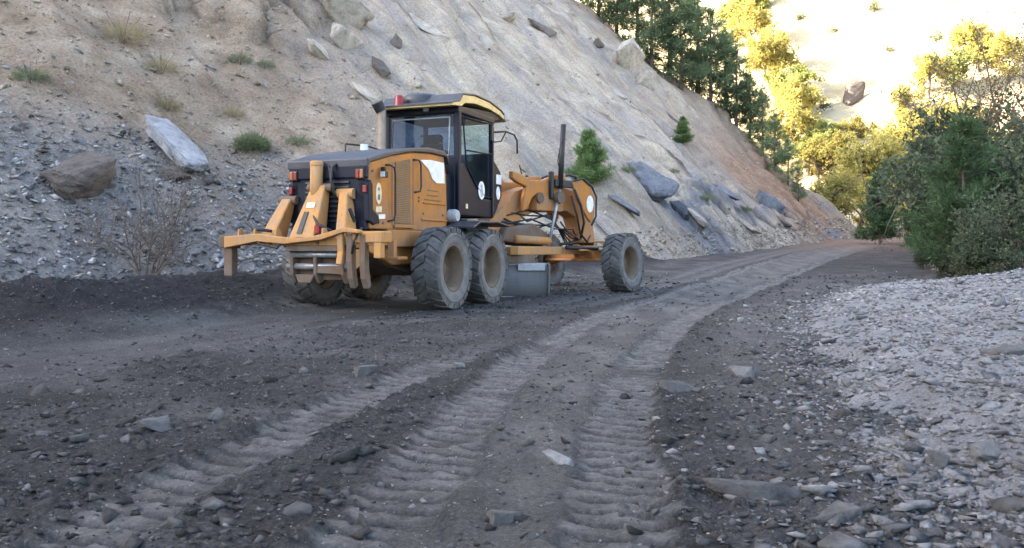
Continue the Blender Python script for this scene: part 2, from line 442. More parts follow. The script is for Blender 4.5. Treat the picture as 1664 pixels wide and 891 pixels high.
def right_fields(x, y):
    """low rise under the trees to the right of the road"""
    xr = np.interp(y, [0, 18, 30, 45, 70, 100], [14, 9.8, 14, 21.5, 37, 50])
    d = x - xr
    return base(y) - .25 + .26 * sstep(-1.5, 1.5, d) + .22 * np.clip(d - .5, 0, 60) + .25 * fbm(x * .4, y * .4, 431, 4) * sstep(-.5, 2, d)

def fan(name, fn, mat, y0, y1, ky, u0, u1, nu, off=2.0, kind='structure'):
    ys = [y0]
    while ys[-1] < y1: ys.append(ys[-1] + max(.018, ky * ys[-1]))
    ys = np.array(ys); us = np.linspace(u0, u1, nu)
    Y, U = np.meshgrid(ys, us, indexing='ij'); X = U * (Y + off)
    z, at = fn(X, Y)
    me = meshdata(name, np.stack([X, Y, z], -1).reshape(-1, 3), gridfaces(len(ys), nu), mat, at, True)
    return tag(link(name, me), kind=kind)

# one wide sheet of earth under everything, out to the horizon
gx = np.array([-2500, -900, -300, -120, -60, -30, 0, 30, 60, 120, 300, 900, 2500.]); gyy = np.array([-2500, -900, -300, -100, -30, 0, 20, 34, 45, 70, 100, 140, 300, 900, 2500.])
GX, GY = np.meshgrid(gx, gyy)
me = meshdata('ground', np.stack([GX, GY, base(GY) - .6], -1).reshape(-1, 3), gridfaces(len(gyy), len(gx)), 'road_soil', dict(dust=GX.ravel() * 0 + .3, dark=GX.ravel() * 0, red=GX.ravel() * 0))
tag(link('ground', me), 'bare grey earth spreading under the whole valley', kind='structure')
road = tag(fan('road', road_fields, 'road_soil', 1.3, 110, .0052, -.72, .66, 540), 'dark graded dirt road with pale tyre tracks')
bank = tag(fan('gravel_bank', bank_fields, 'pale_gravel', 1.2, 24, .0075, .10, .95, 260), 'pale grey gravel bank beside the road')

# hillside: grid in the slope's own frame, dense where it is seen
def dense(lo, hi, dlo, dhi, step, grow):
    mid = np.arange(dlo, dhi, step); a = []; s = step; v = dlo
    while v > lo: s *= grow; v -= s; a.append(v)
    c = []; s = step; v = mid[-1]
    while v < hi: s *= grow; v += s; c.append(v)
    return np.array(a[::-1] + list(mid) + c)
aa = dense(-170, 130, -2, 76, .15, 1.12); bb = dense(12, 150, 16, 46, .14, 1.06)
AA, BB = np.meshgrid(aa, bb, indexing='ij')
HX = AA * T2[0] + BB * N2[0]; HYY = AA * T2[1] + BB * N2[1]
hz, hat = hill_fields(HX, HYY)
me = meshdata('hillside', np.stack([HX, HYY, hz], -1).reshape(-1, 3), gridfaces(len(aa), len(bb))[:, ::-1], 'hillside_earth', hat, True)
hill = tag(link('hillside', me), 'steep bare cutting of pale rock, tan earth and grey scree', kind='structure')
fx = np.linspace(-140, 420, 190); fy = np.linspace(40, 480, 150)
FX, FY = np.meshgrid(fx, fy)
me = meshdata('far_hill', np.stack([FX, FY, far_fields(FX, FY)], -1).reshape(-1, 3), gridfaces(len(fy), len(fx)), 'far_hill_earth', None, True)
farh = tag(link('far_hill', me), 'bright sunlit bare hillside across the valley', kind='structure')
rx = np.linspace(4, 120, 150); ry = np.linspace(10, 130, 150)
RX, RY = np.meshgrid(rx, ry)
me = meshdata('verge', np.stack([RX, RY, right_fields(RX, RY)], -1).reshape(-1, 3), gridfaces(len(ry), len(rx)), 'hillside_earth',
              dict(slab=RX * 0, scree=RX * 0 + .55, red=RX * 0, blue=RX * 0, crack_shade=RX * 0), True)
verge = tag(link('verge', me), 'earth verge rising under the roadside trees', kind='structure')

def hit(px, py, fn, t0=3.0, t1=140.0, n=1400):
    """where the line of sight through a picture point meets a ground surface"""
    t = np.linspace(t0, t1, n)
    x = (px - CX) / F_PX * t; z = CAM_H - (py - HY) / F_PX * t
    r = fn(x, t); g = r[0] if isinstance(r, tuple) else r
    k = np.nonzero(z < g)[0]
    i = k[0] if len(k) else n - 1
    return Vector((x[i], t[i], g[i]))

# ------------------------------------------------------------------ machine materials
def mat_paint(name, col, col2, rough=.45, dirt=(.23, .19, .15), amt=.5, sc=1.6, low=None):
    m, nt, b = nodemat(name); co = objco(nt)
    c = mix(nt, noise(nt, co, .8, 4), col, col2)
    d = ramp(nt, noise(nt, co, sc, 8, .7), [(.42, 0.0), (.72, amt)])
    if low:
        sep = N(nt, 'ShaderNodeSeparateXYZ'); nt.links.new(co, sep.inputs[0])
        mr = N(nt, 'ShaderNodeMapRange'); mr.inputs[1].default_value = low[1]; mr.inputs[2].default_value = low[0]
        nt.links.new(sep.outputs['Z'], mr.inputs[0])
        mud = mix(nt, 1.0, mr.outputs[0], ramp(nt, noise(nt, co, 3.2, 7, .7), [(.3, .25), (.65, 1.0)]), 'MULTIPLY')
        d = mix(nt, 1.0, d, mud, 'SCREEN')
    c = mix(nt, d, c, dirt)
    st = ramp(nt, noise(nt, stretch(nt, co, 9, 9, .7), 2.0, 6, .75), [(.50, 0.0), (.72, .55 * amt + .08)])
    c = mix(nt, st, c, tuple(v * .55 for v in dirt))
    nt.links.new(c, b.inputs['Base Color'])
    nt.links.new(ramp(nt, d, [(0, rough), (1, .95)]), b.inputs['Roughness'])
    b.inputs['Specular IOR Level'].default_value = .2 if 'navy' in name else .4
    bump(nt, b, noise(nt, co, 60, 4, .7), .12, .004)
    return m
def mat_plain(name, col, rough=.6, metal=0, emit=None):
    m, nt, b = nodemat(name); co = objco(nt)
    f = ramp(nt, noise(nt, co, 7, 6, .65), [(.3, .75), (.7, 1.2)])
    nt.links.new(mix(nt, 1.0, col, f, 'MULTIPLY'), b.inputs['Base Color'])
    b.inputs['Roughness'].default_value = rough; b.inputs['Metallic'].default_value = metal
    return m
DUST = (.27, .235, .195)
mat_paint('orange_paint', (.44, .150, .014), (.35, .115, .013), .42, (.22, .14, .08), .80, 2.6, (1.0, 1.9))
mat_paint('orange_frame', (.42, .165, .03), (.33, .135, .035), .55, (.25, .19, .14), .75, 2.2)
mat_paint('dusty_orange', (.46, .215, .05), (.36, .165, .045), .7, (.27, .20, .14), 1.0, 3.4)
mat_paint('muddy_steel', (.15, .082, .042), (.085, .058, .042), .85, (.14, .12, .105), .95, 3.6)
mat_paint('navy_paint', (.004, .006, .016), (.006, .009, .020), .5, (.07, .068, .07), .12, 1.6)
mat_paint('dark_hood', (.018, .022, .034), (.024, .028, .04), .45, (.15, .14, .135), .40, 1.6)
mat_plain('side_mesh', (.145, .098, .055), .8)
mat_plain('black_rubber', (.012, .012, .013), .6)
mat_paint('tyre_rubber', (.040, .040, .043), (.050, .049, .050), .85, (.17, .16, .15), .85, 4.0)
mat_paint('tyre_wall', (.095, .092, .090), (.125, .12, .115), .9, (.21, .208, .205), .8, 5.0)
mat_paint('rim_paint', (.14, .088, .052), (.10, .068, .045), .8, (.17, .135, .105), .7, 5.0)
mat_plain('bare_steel', (.30, .31, .33), .45, .6)
mat_paint('worn_steel', (.17, .172, .18), (.10, .10, .105), .6, (.15, .145, .14), .9, 3)
mat_plain('sticker_white', (.70, .70, .70), .5)
mat_plain('sticker_cream', (.66, .55, .36), .5)
mat_plain('ink', (.10, .10, .12), .6)
mat_plain('lens_red', (.22, .012, .014), .3)
mat_plain('lens_amber', (.30, .09, .02), .3)
mat_plain('lens_clear', (.55, .57, .60), .15)
mat_plain('visor_tan', (.56, .40, .17), .45)
mat_plain('rust_pipe', (.30, .235, .18), .6, .3)
mat_plain('seat_cloth', (.03, .03, .035), .9)
mat_plain('trim_grey', (.32, .34, .36), .6)
mat_plain('skin', (.36, .20, .14), .6)
mat_plain('shirt_cloth', (.05, .06, .10), .9)
mat_plain('hair', (.012, .010, .009), .8)
def mat_glass(name, tint, gl=.03, dusty=.15):
    m = bpy.data.materials.new(name); m.use_nodes = True; nt = m.node_tree; nt.nodes.clear(); MATS[name] = m
    out = N(nt, 'ShaderNodeOutputMaterial'); tr = N(nt, 'ShaderNodeBsdfTransparent'); tr.inputs[0].default_value = (*tint, 1)
    g = N(nt, 'ShaderNodeBsdfGlossy'); g.inputs['Roughness'].default_value = .04
    mx = N(nt, 'ShaderNodeMixShader'); mx.inputs[0].default_value = gl; nt.links.new(tr.outputs[0], mx.inputs[1]); nt.links.new(g.outputs[0], mx.inputs[2])
    df = N(nt, 'ShaderNodeBsdfDiffuse'); df.inputs[0].default_value = (.25, .25, .25, 1)
    mx2 = N(nt, 'ShaderNodeMixShader')
    co = objco(nt); d = ramp(nt, noise(nt, co, 2.5, 6, .7), [(.4, 0.0), (.8, dusty)])
    nt.links.new(d, mx2.inputs[0]); nt.links.new(mx.outputs[0], mx2.inputs[1]); nt.links.new(df.outputs[0], mx2.inputs[2])
    nt.links.new(mx2.outputs[0], out.inputs['Surface'])
mat_glass('tinted_glass', (.42, .50, .66), .008, dusty=.02); mat_glass('door_glass', (.82, .90, .92), .02, dusty=.06)

# ------------------------------------------------------------------ mesh builder
class MB:
    def __init__(s, T=None): s.v = []; s.f = []; s.c = []; s.T = T or Matrix()
    def add(s, vs, fs):
        k = len(s.v); s.c.append((k, len(s.f))); s.v += [s.T @ Vector(v) for v in vs]; s.f += [tuple(i + k for i in f) for f in fs]
    def box(s, c, d, rot=None):
        x, y, z = d[0] / 2, d[1] / 2, d[2] / 2
        vs = [Vector((sx * x, sy * y, sz * z)) for sz in (-1, 1) for sy in (-1, 1) for sx in (-1, 1)]
        if rot: m = Euler(rot).to_matrix(); vs = [m @ v for v in vs]
        vs = [v + Vector(c) for v in vs]
        s.add(vs, [(0, 2, 3, 1), (4, 5, 7, 6), (0, 1, 5, 4), (2, 6, 7, 3), (0, 4, 6, 2), (1, 3, 7, 5)]); return s
    def prism(s, pts, y0, y1, axis='y'):
        """outline in the (x,z) plane swept from y0 to y1 (or other axes)"""
        n = len(pts)
        def P(p, w):
            return {'y': (p[0], w, p[1]), 'x': (w, p[0], p[1]), 'z': (p[0], p[1], w)}[axis]
        vs = [P(p, y0) for p in pts] + [P(p, y1) for p in pts]
        fs = [tuple(range(n)), tuple(range(2 * n - 1, n - 1, -1))] + [(i, i + n, (i + 1) % n + n, (i + 1) % n) for i in range(n)]
        s.add(vs, fs); return s
    def tube(s, path, r, n=8, cap=True):
        P = [Vector(p) for p in path]; rs = r if hasattr(r, '__len__') else [r] * len(P)
        vs = []; fs = []; up = None
        for i, p in enumerate(P):
            t = (P[min(i + 1, len(P) - 1)] - P[max(i - 1, 0)]).normalized()
            if up is None:
                up = Vector((0, 0, 1)) if abs(t.z) < .9 else Vector((1, 0, 0))
            a = t.cross(up)
            if a.length < 1e-4: a = t.cross(Vector((0, 1, 0)))
            a.normalize(); b = t.cross(a).normalized(); up = -b if (-b).dot(up) > 0 else b
            for k in range(n):
                q = 2 * math.pi * k / n; vs.append(p + (a * math.cos(q) + b * math.sin(q)) * rs[i])
        m = len(P)
        for i in range(m - 1):
            for k in range(n):
                fs.append((i * n + k, i * n + (k + 1) % n, (i + 1) * n + (k + 1) % n, (i + 1) * n + k))
        if cap: fs += [tuple(range(n - 1, -1, -1)), tuple((m - 1) * n + k for k in range(n))]
        s.add(vs, fs); return s
    def lathe(s, prof, n=40, c=(0, 0, 0), axis='y'):
        """profile of (radius, offset along axis) turned about an axis"""
        vs = []; m = len(prof)
        for k in range(n):
            q = 2 * math.pi * k / n
            for r, w in prof:
                p = {'y': (r * math.cos(q), w, r * math.sin(q)), 'z': (r * math.cos(q), r * math.sin(q), w), 'x': (w, r * math.cos(q), r * math.sin(q))}[axis]
                vs.append(Vector(p) + Vector(c))
        fs = [(k * m + i, k * m + i + 1, ((k + 1) % n) * m + i + 1, ((k + 1) % n) * m + i) for k in range(n) for i in range(m - 1)]
        s.add(vs, fs); return s
    def each(s, name, mat, parent=None, bevel=0, smooth=False):
        cs = s.c + [(len(s.v), len(s.f))]
        for (v0, f0), (v1, f1) in zip(cs, cs[1:]):
            q = MB(); q.v = s.v[v0:v1]; q.f = [tuple(i - v0 for i in f) for f in s.f[f0:f1]]; q.build(name, mat, parent, bevel, smooth)
    def build(s, name, mat, parent=None, bevel=0, smooth=False, **kw):
        me = bpy.data.meshes.new(name); me.from_pydata([tuple(v) for v in s.v], [], s.f)
        bm = bmesh.new(); bm.from_mesh(me); bmesh.ops.recalc_face_normals(bm, faces=bm.faces); bm.to_mesh(me); bm.free()
        me.materials.append(MATS[mat])
        if smooth: me.polygons.foreach_set('use_smooth', np.ones(len(me.polygons), bool))
        o = link(name, me, parent, **kw)
        if bevel:
            b = o.modifiers.new('edge', 'BEVEL'); b.width = bevel; b.segments = 2; b.limit_method = 'ANGLE'; b.angle_limit = R(40)
        return o
def oval(cx, cz, rx, rz, n=20): return [(cx + rx * math.cos(2 * math.pi * k / n), cz + rz * math.sin(2 * math.pi * k / n)) for k in range(n)]
def rrect(x0, z0, x1, z1, r, n=4):
    out = []
    for (cx, cz, a0) in ((x1 - r, z1 - r, 0), (x0 + r, z1 - r, 90), (x0 + r, z0 + r, 180), (x1 - r, z0 + r, 270)):
        for k in range(n + 1):
            q = R(a0 + 90 * k / n); out.append((cx + r * math.cos(q), cz + r * math.sin(q)))
    return out

# ------------------------------------------------------------------ the motor grader
GR = empty('motor_grader', (-1.96, 15.79, 0.0), R(68))
tag(GR, 'orange motor grader with dark navy cab and rear ripper on the dirt road', 'motor grader')
FT = Matrix.Translation((1.93, 0, 0)) @ Matrix.Rotation(R(-18), 4, 'Z')

def tyre_mesh():
    m = MB(); Rr = .70; W = .225
    prof = [(.36, -.17), (.39, -.205), (.47, -.228), (.56, -.232), (.62, -.222), (.648, -.20), (.655, -.15), (.660, 0), (.655, .15), (.648, .20), (.62, .222), (.56, .232), (.47, .228), (.39, .205), (.36, .17)]
    m.lathe(prof, 48)
    # raised ring on the side wall
    for sg in (-1, 1): m.lathe([(.545, sg * .232), (.555, sg * .243), (.575, sg * .241), (.585, sg * .228)], 48)
    me = m
    nl = 20
    lug = MB()
    for sd in (-1, 1):
        for k in range(nl):
            a0 = 2 * math.pi * (k + (.5 if sd > 0 else 0)) / nl
            pts = [(-.03, .0), (.035, .115), (.105, .235)]      # (angle-lag in metres on the tread, across) from centre to shoulder
            wd = [.060, .068, .085]
            vs = []; fs = []
            for j, (lag, w) in enumerate(pts):
                rt = Rr if j < 2 else Rr - .012
                rb = .645 if j < 2 else .60
                for dr, rr in ((1, rt), (-1, rt), (-1, rb), (1, rb)):
                    q = a0 + (lag + dr * wd[j] * (1.0 if rr == rt else 1.12)) / Rr
                    vs.append((rr * math.cos(q), sd * w * (1 if rr == rt or j < 2 else 1.0), rr * math.sin(q)))
            for j in range(2):
                b = j * 4
                for i in range(4): fs.append((b + i, b + (i + 1) % 4, b + 4 + (i + 1) % 4, b + 4 + i))
            fs += [(0, 1, 2, 3), (11, 10, 9, 8)]
            lug.add(vs, fs)
    return m, lug
def make_wheel(T, name='wheel', sgn=-1, rz=0, lean=0):
    w = empty(name, parent=GR); M_ = T @ Matrix.Rotation(rz, 4, 'Z') @ Matrix.Rotation(lean, 4, 'X') @ Matrix.Rotation(random.random() * 6, 4, 'Y')
    if not hasattr(make_wheel, 'd'):
        t, lg = tyre_mesh()
        a = t.build('tyre', 'tyre_wall', w, 0, True); b = lg.build('tread', 'tyre_rubber', w, .012)
        make_wheel.d = (a.data, b.data)
        rim = MB(); rim.lathe([(.375, -.20), (.40, -.215), (.395, -.195), (.345, -.175), (.335, .02), (.31, .08), (.20, .10), (.17, .07), (.10, .05), (.0, .05)], 40)
        rim.lathe([(.375, .20), (.40, .215), (.395, .195), (.335, .165), (.325, .05)], 40)
        r = rim.build('rim', 'rim_paint', w, 0, True)
        hb = MB(); hb.lathe([(.0, -.02), (.10, -.02), (.115, .0), (.115, .08)], 24)
        for k in range(12):
            q = 2 * math.pi * k / 12; hb.tube([(.235 * math.cos(q), .10, .235 * math.sin(q)), (.235 * math.cos(q), .065, .235 * math.sin(q))], .018, 6)
        h = hb.build('hub', 'muddy_steel', w, 0)
        make_wheel.d += (r.data, h.data)
        b.modifiers.clear()
    else:
        a = link('tyre', make_wheel.d[0], w); b = link('tread', make_wheel.d[1], w); r = link('rim', make_wheel.d[2], w); h = link('hub', make_wheel.d[3], w)
    w.matrix_local = M_ @ Matrix.Rotation(math.pi, 4, 'Z') if sgn > 0 else M_
    return w
for sx in (-.82, .82):
    for sy in (-1.18, 1.36):
        make_wheel(Matrix.Translation((sx, sy, .665)), sgn=sy)
for sy in (-1.18, 1.18):
    make_wheel(FT @ Matrix.Translation((4.6, sy, .665)), sgn=sy, rz=R(7), lean=R(-3))

# --- rear half
for sy in (-1, 1):   # tandem cases
    m = MB(); m.prism([(-1.05, .55), (-1.15, .70), (-1.0, .88), (-.3, .98), (.3, .98), (1.0, .88), (1.15, .70), (1.05, .55), (.4, .48), (-.4, .48)], sy * .72, sy * .90)
    m.build('tandem_case', 'muddy_steel', GR, .02)
m = MB(); m.tube([(0, -.75, .72), (0, .75, .72)], .20, 16); m.build('rear_axle', 'muddy_steel', GR)
m = MB(); m.prism([(-2.35, .98), (-2.35, 1.20), (1.9, 1.20), (1.9, .95), (1.2, .72), (-1.5, .72)], -.60, .60); m.build('rear_frame', 'orange_frame', GR, .02)
m = MB(); m.prism([(-2.30, .98), (-1.55, .715), (-.6, .52), (.2, .52), (.9, .72), (.9, .98)], -.52, .52); m.build('engine_sump', 'muddy_steel', GR, .02)
# lower side skirt
m = MB(); m.prism([(-1.85, 1.02), (-1.85, 1.30), (.25, 1.30), (.25, 1.20), (-.2, 1.10), (-.9, 1.02)], -.715, .715); m.build('side_skirt', 'orange_paint', GR, .015)
# engine enclosure
side = [(-2.36, 1.30), (-2.42, 1.60), (-2.40, 2.32), (-1.75, 2.49), (-1.05, 2.62), (-.4, 2.67), (.18, 2.67), (.28, 2.35), (.32, 1.55), (.30, 1.30)]
m = MB(); m.prism(side, -.70, .70); hood = m.build('engine_hood', 'orange_paint', GR, .02)
top = [(-2.50, 2.24), (-2.50, 2.38), (-1.9, 2.54), (-1.1, 2.69), (-.5, 2.76), (.12, 2.765), (.30, 2.69), (.34, 2.52), (.22, 2.665), (-.4, 2.672), (-1.05, 2.622), (-1.75, 2.492), (-2.40, 2.325)]
m = MB(); m.prism(top, -.745, .745); m.build('hood_top', 'dark_hood', GR, .02)
# rear end of the enclosure
m = MB(); m.box((-2.425, 0, 1.79), (.09, 1.36, 1.02)); m.box((-2.46, 0, 2.18), (.10, 1.42, .20)); rc = m.build('rear_cover', 'navy_paint', GR, .02)
m = MB()
for k in range(9): m.box((-2.482, .0, 1.42 + k * .075), (.03, .80, .035), (0, R(25), 0))
m.each('slat', 'black_rubber', rc)
m = MB(); m.prism([(-2.47, 1.42), (-2.47, 2.02), (-2.40, 2.06), (-2.34, 1.98), (-2.33, 1.60), (-2.16, 1.50), (-2.14, 1.40), (-2.30, 1.36)], -.74, -.55); m.build('corner_guard', 'navy_paint', GR, .015)
m = MB(); m.prism([(-2.47, 1.42), (-2.47, 2.02), (-2.40, 2.06), (-2.34, 1.98), (-2.33, 1.60), (-2.16, 1.50), (-2.14, 1.40), (-2.30, 1.36)], .55, .74); m.build('corner_guard', 'navy_paint', GR, .015)
for sy in (-1, 1):
    m = MB(); m.box((-2.50, sy * .61, 2.14), (.06, .15, .16)); tl = m.build('tail_lamp', 'black_rubber', GR, .012)
    m = MB(); m.box((-2.535, sy * .645, 2.14), (.02, .06, .13)); m.build('lens', 'lens_amber', tl, .01)
    m = MB(); m.box((-2.535, sy * .575, 2.14), (.02, .06, .13)); m.build('lens', 'lens_red', tl, .01)
    m = MB(); m.box((-2.485, sy * .68, 1.91), (.05, .06, .11)); m.build('reflector', 'lens_red', GR, .008)
m = MB(); m.tube([(-2.5, -.18, 2.30), (-2.58, -.15, 2.25), (-2.62, -.16, 2.05), (-2.60, -.2, 1.85), (-2.5, -.22, 1.75)], .022, 8); m.build('grab_rail', 'black_rubber', GR, 0, True)
# side details (right-hand side faces the photographer)
for sy in (-1, 1):
    ys = sy * .702; yo = sy * .715
    m = MB(); m.prism([(-1.62, 1.40), (-1.60, 2.40), (-1.10, 2.50), (-1.08, 1.40)], ys, yo); m.build('side_grille', 'side_mesh', GR, .006)
    m = MB()
    for k in range(34): m.box((-1.35, sy * .718, 1.43 + k * .030), (.50, .006, .008))
    m.build('grille_wire', 'orange_frame', GR)['kind'] = 'stuff'
    m = MB(); m.prism([(-1.66, 1.33), (-1.66, 1.39), (-1.02, 1.39), (-1.02, 1.33)], ys, sy * .74); m.build('grille_ledge', 'orange_paint', GR, .012)
    m = MB(); m.tube([(-1.90, sy * .70, 2.33), (-1.86, sy * .76, 2.33), (-1.74, sy * .77, 2.30), (-1.70, sy * .77, 2.20), (-1.70, sy * .77, 1.55), (-1.74, sy * .76, 1.45), (-1.84, sy * .70, 1.43)], .016, 8); m.build('handle', 'black_rubber', GR, 0, True)
    m = MB(); m.tube([(-1.0, sy * .70, 2.50), (-.88, sy * .755, 2.50), (-.80, sy * .755, 2.44), (-.79, sy * .755, 2.05), (-.83, sy * .755, 1.97), (-.95, sy * .70, 1.95)], .015, 8); m.build('handle', 'black_rubber', GR, 0, True)
    m = MB(); m.prism([(-.74, 2.52), (-.35, 2.555), (.16, 2.55), (.20, 2.18), (-.12, 2.16), (-.28, 2.22), (-.42, 2.38)], ys, sy * .712); m.build('decal', 'sticker_white', GR)
    m = MB(); m.prism(oval(-2.12, 1.86, .085, .17), ys, sy * .712); e = m.build('emblem', 'sticker_cream', GR)
    m = MB(); m.prism(oval(-2.12, 1.80, .035, .05), sy * .712, sy * .716); m.prism(oval(-2.12, 1.93, .02, .03), sy * .712, sy * .716); m.each('mark', 'ink', e)
    m = MB(); m.prism([(-2.2, 1.56), (-2.2, 1.65), (-2.03, 1.66), (-2.03, 1.57)], ys, sy * .710); m.build('decal', 'sticker_cream', GR)
    m = MB(); m.prism([(-2.12, 1.46), (-2.12, 1.53), (-1.92, 1.54), (-1.92, 1.47)], ys, sy * .710); m.build('decal', 'sticker_white', GR)
    m = MB()
    for z in (2.02, 1.93, 1.85): m.box((-.25, sy * .703, z), (.40 if z > 1.9 else .62, .012, .018))
    m.each('louvre', 'side_mesh', GR)
    m = MB(); m.box((-.20, sy * .712, 1.79), (.86, .02, .018)); m.box((-.20, sy * .712, 1.50), (.98, .03, .03)); m.each('panel_rib', 'orange_paint', GR, .004)
    m = MB(); m.box((-.985, sy * .703, 1.93), (.012, .008, 1.16)); m.box((-1.69, sy * .703, 1.88), (.012, .008, 1.02)); m.each('panel_joint', 'ink', GR)
    m = MB()
    for (x, z) in ((-2.12, 1.40), (-1.98, 1.40), (-.62, 1.60), (.14, 1.60), (-.78, 1.87), (-.78, 1.81), (-2.3, 2.2)): m.prism(oval(x, z, .02, .02, 8), ys, sy * .716)
    m.each('bolt', 'ink', GR)
    m = MB(); m.box((-2.06, sy * .76, 2.25), (.06, .08, .06)); m.box((-2.08, sy * .79, 2.16), (.10, .09, .10)); wl = m.build('work_lamp', 'black_rubber', GR, .012)
    m = MB(); m.box((-2.135, sy * .79, 2.16), (.015, .075, .08)); m.build('lens', 'lens_clear', wl)
# rail and filler on the hood
m = MB(); m.tube([(-1.2, .5, 2.62), (-1.2, .5, 2.80), (-.5, .5, 2.84), (-.1, .5, 2.82), (-.1, .5, 2.66)], .016, 8); m.build('hood_rail', 'black_rubber', GR, 0, True)
m = MB(); m.lathe([(.0, 2.80), (.07, 2.80), (.07, 2.66)], 14, (-1.0, .25, 0), 'z'); m.build('filler_cap', 'lens_clear', GR)
# exhaust stack
m = MB(); m.tube([(.10, .55, 2.66), (.10, .55, 3.40), (.09, .555, 3.58), (.02, .59, 3.70)], [.085, .085, .09, .10], 16, False); st = m.build('exhaust_stack', 'rust_pipe', GR, 0, True)
m = MB(); m.tube([(.085, .56, 3.56), (.01, .60, 3.712)], [.100, .112], 16, True); m.build('stack_mouth', 'black_rubber', st)
# --- cab
CW = .80
m = MB()
for (x, y) in ((.68, -CW + .06), (.68, CW - .06), (2.24, -CW + .05), (2.24, CW - .05)):
    m.box((x, y, 2.62), (.12 if x < 1 else .09, .12 if x < 1 else .09, 1.92))
m.box((1.46, 0, 3.60), (1.72, 2 * CW, .12))                        # head rail
m.box((1.46, 0, 1.70), (1.68, 1.50, .10))                          # floor
for sy in (-1, 1):
    m.prism([(.62, 1.62), (.62, 2.62), (.90, 2.58), (1.36, 2.20), (1.72, 1.98), (2.28, 1.98), (2.28, 1.62)], sy * (CW - .10), sy * (CW - .005))
m.box((.66, 0, 2.20), (.10, 1.45, 1.06))                           # rear wall below the window
cab = m.build('cab', 'navy_paint', GR, .02)
m = MB(); m.prism([(.66, 3.48), (.78, 3.50), (2.20, 3.54), (2.20, 2.0), (1.80, 1.995), (1.40, 2.18), (.90, 2.56), (.74, 2.62)], -CW + .005, -CW + .02); m.build('door_pane', 'door_glass', cab)
m = MB(); m.prism([(.66, 3.48), (.78, 3.50), (2.20, 3.54), (2.20, 2.0), (1.80, 1.995), (1.40, 2.18), (.90, 2.56), (.74, 2.62)], CW - .02, CW - .005); m.build('door_pane', 'door_glass', cab)
m = MB(); m.box((.645, 0, 3.10), (.012, 1.36, .82)); m.build('rear_pane', 'tinted_glass', cab)
m = MB(); m.box((2.24, 0, 2.82), (.012, 1.46, 1.40)); m.build('front_pane', 'door_glass', cab)
fr = [(.78, 3.47), (2.15, 3.51), (2.15, 2.03), (1.80, 2.02), (1.42, 2.20), (.93, 2.58)]
m = MB(); m.tube([(x, -CW - .004, z) for x, z in fr + fr[:1]], .017, 6); m.tube([(.93, -CW - .004, 2.86), (2.15, -CW - .004, 2.90)], .016, 6); m.build('door_frame', 'navy_paint', cab, 0, True)
m = MB(); m.tube([(.635, -.60, 3.46), (.635, .62, 3.46), (.635, .64, 2.75), (.635, -.58, 2.75), (.635, -.60, 3.46)], .016, 6); m.build('window_seal', 'trim_grey', cab, 0, True)
m = MB(); m.prism(oval(1.62, 2.14, .15, .18), -CW - .006, -CW - .016); e = m.build('emblem', 'sticker_white', GR)
m = MB(); m.prism(oval(1.62, 2.10, .06, .09), -CW - .016, -CW - .020); m.prism(oval(1.62, 2.22, .04, .04), -CW - .016, -CW - .020); m.each('mark', 'trim_grey', e)
m = MB(); m.box((.95, -CW - .004, 1.80), (.08, .012, .09)); m.build('decal', 'sticker_cream', GR)
m = MB(); m.box((2.12, -CW - .02, 3.32), (.12, .05, .30)); m.box((2.17, -CW - .015, 2.55), (.05, .04, 1.8)); m.build('door_hinge_post', 'black_rubber', GR, .01)
# roof, visor, beacon, air unit
m = MB()
roof = [(.30, 3.62), (.30, 3.67), (.62, 3.74), (.75, 3.88), (1.3, 3.945), (2.0, 3.93), (2.6, 3.84), (2.95, 3.70), (2.93, 3.66), (2.5, 3.75), (2.0, 3.80), (1.3, 3.80), (.85, 3.74), (.70, 3.66)]
m.prism(roof, -CW - .02, CW + .02); rf = m.build('cab_roof', 'visor_tan', GR, .012)
m = MB(); m.prism([(.26, 3.66), (.62, 3.75), (.75, 3.89), (1.3, 3.96), (2.0, 3.945), (2.6, 3.855), (2.98, 3.70), (2.98, 3.72), (2.6, 3.875), (2.0, 3.965), (1.3, 3.98), (.73, 3.91), (.60, 3.77), (.26, 3.68)], -CW - .035, CW + .035); m.build('roof_skin', 'dark_hood', rf)
m = MB(); m.prism([(.66, 3.56), (.66, 3.66), (2.3, 3.78), (2.8, 3.70), (2.3, 3.60)], -CW + .02, CW - .02); m.build('roof_lining', 'navy_paint', rf, .01)
m = MB(); m.box((2.86, -CW + .02, 3.78), (.20, .12, .17)); m.box((2.86, CW - .02, 3.78), (.20, .12, .17)); m.each('roof_lamp', 'trim_grey', GR, .02)
m = MB(); m.lathe([(0, 3.90), (.06, 3.895), (.085, 3.87), (.09, 3.72), (.10, 3.71), (.10, 3.68)], 16, (.42, .36, 0), 'z'); m.build('beacon', 'lens_red', GR, 0, True)
m = MB(); m.lathe([(0, 3.98), (.30, 3.96), (.40, 3.90), (.42, 3.80), (.40, 3.70)], 24, (.95, .15, 0), 'z'); m.build('air_unit', 'dark_hood', GR, 0, True)
m = MB(); m.box((.60, -.12, 3.63), (.08, .12, .09)); m.build('rear_lamp', 'trim_grey', GR, .02)
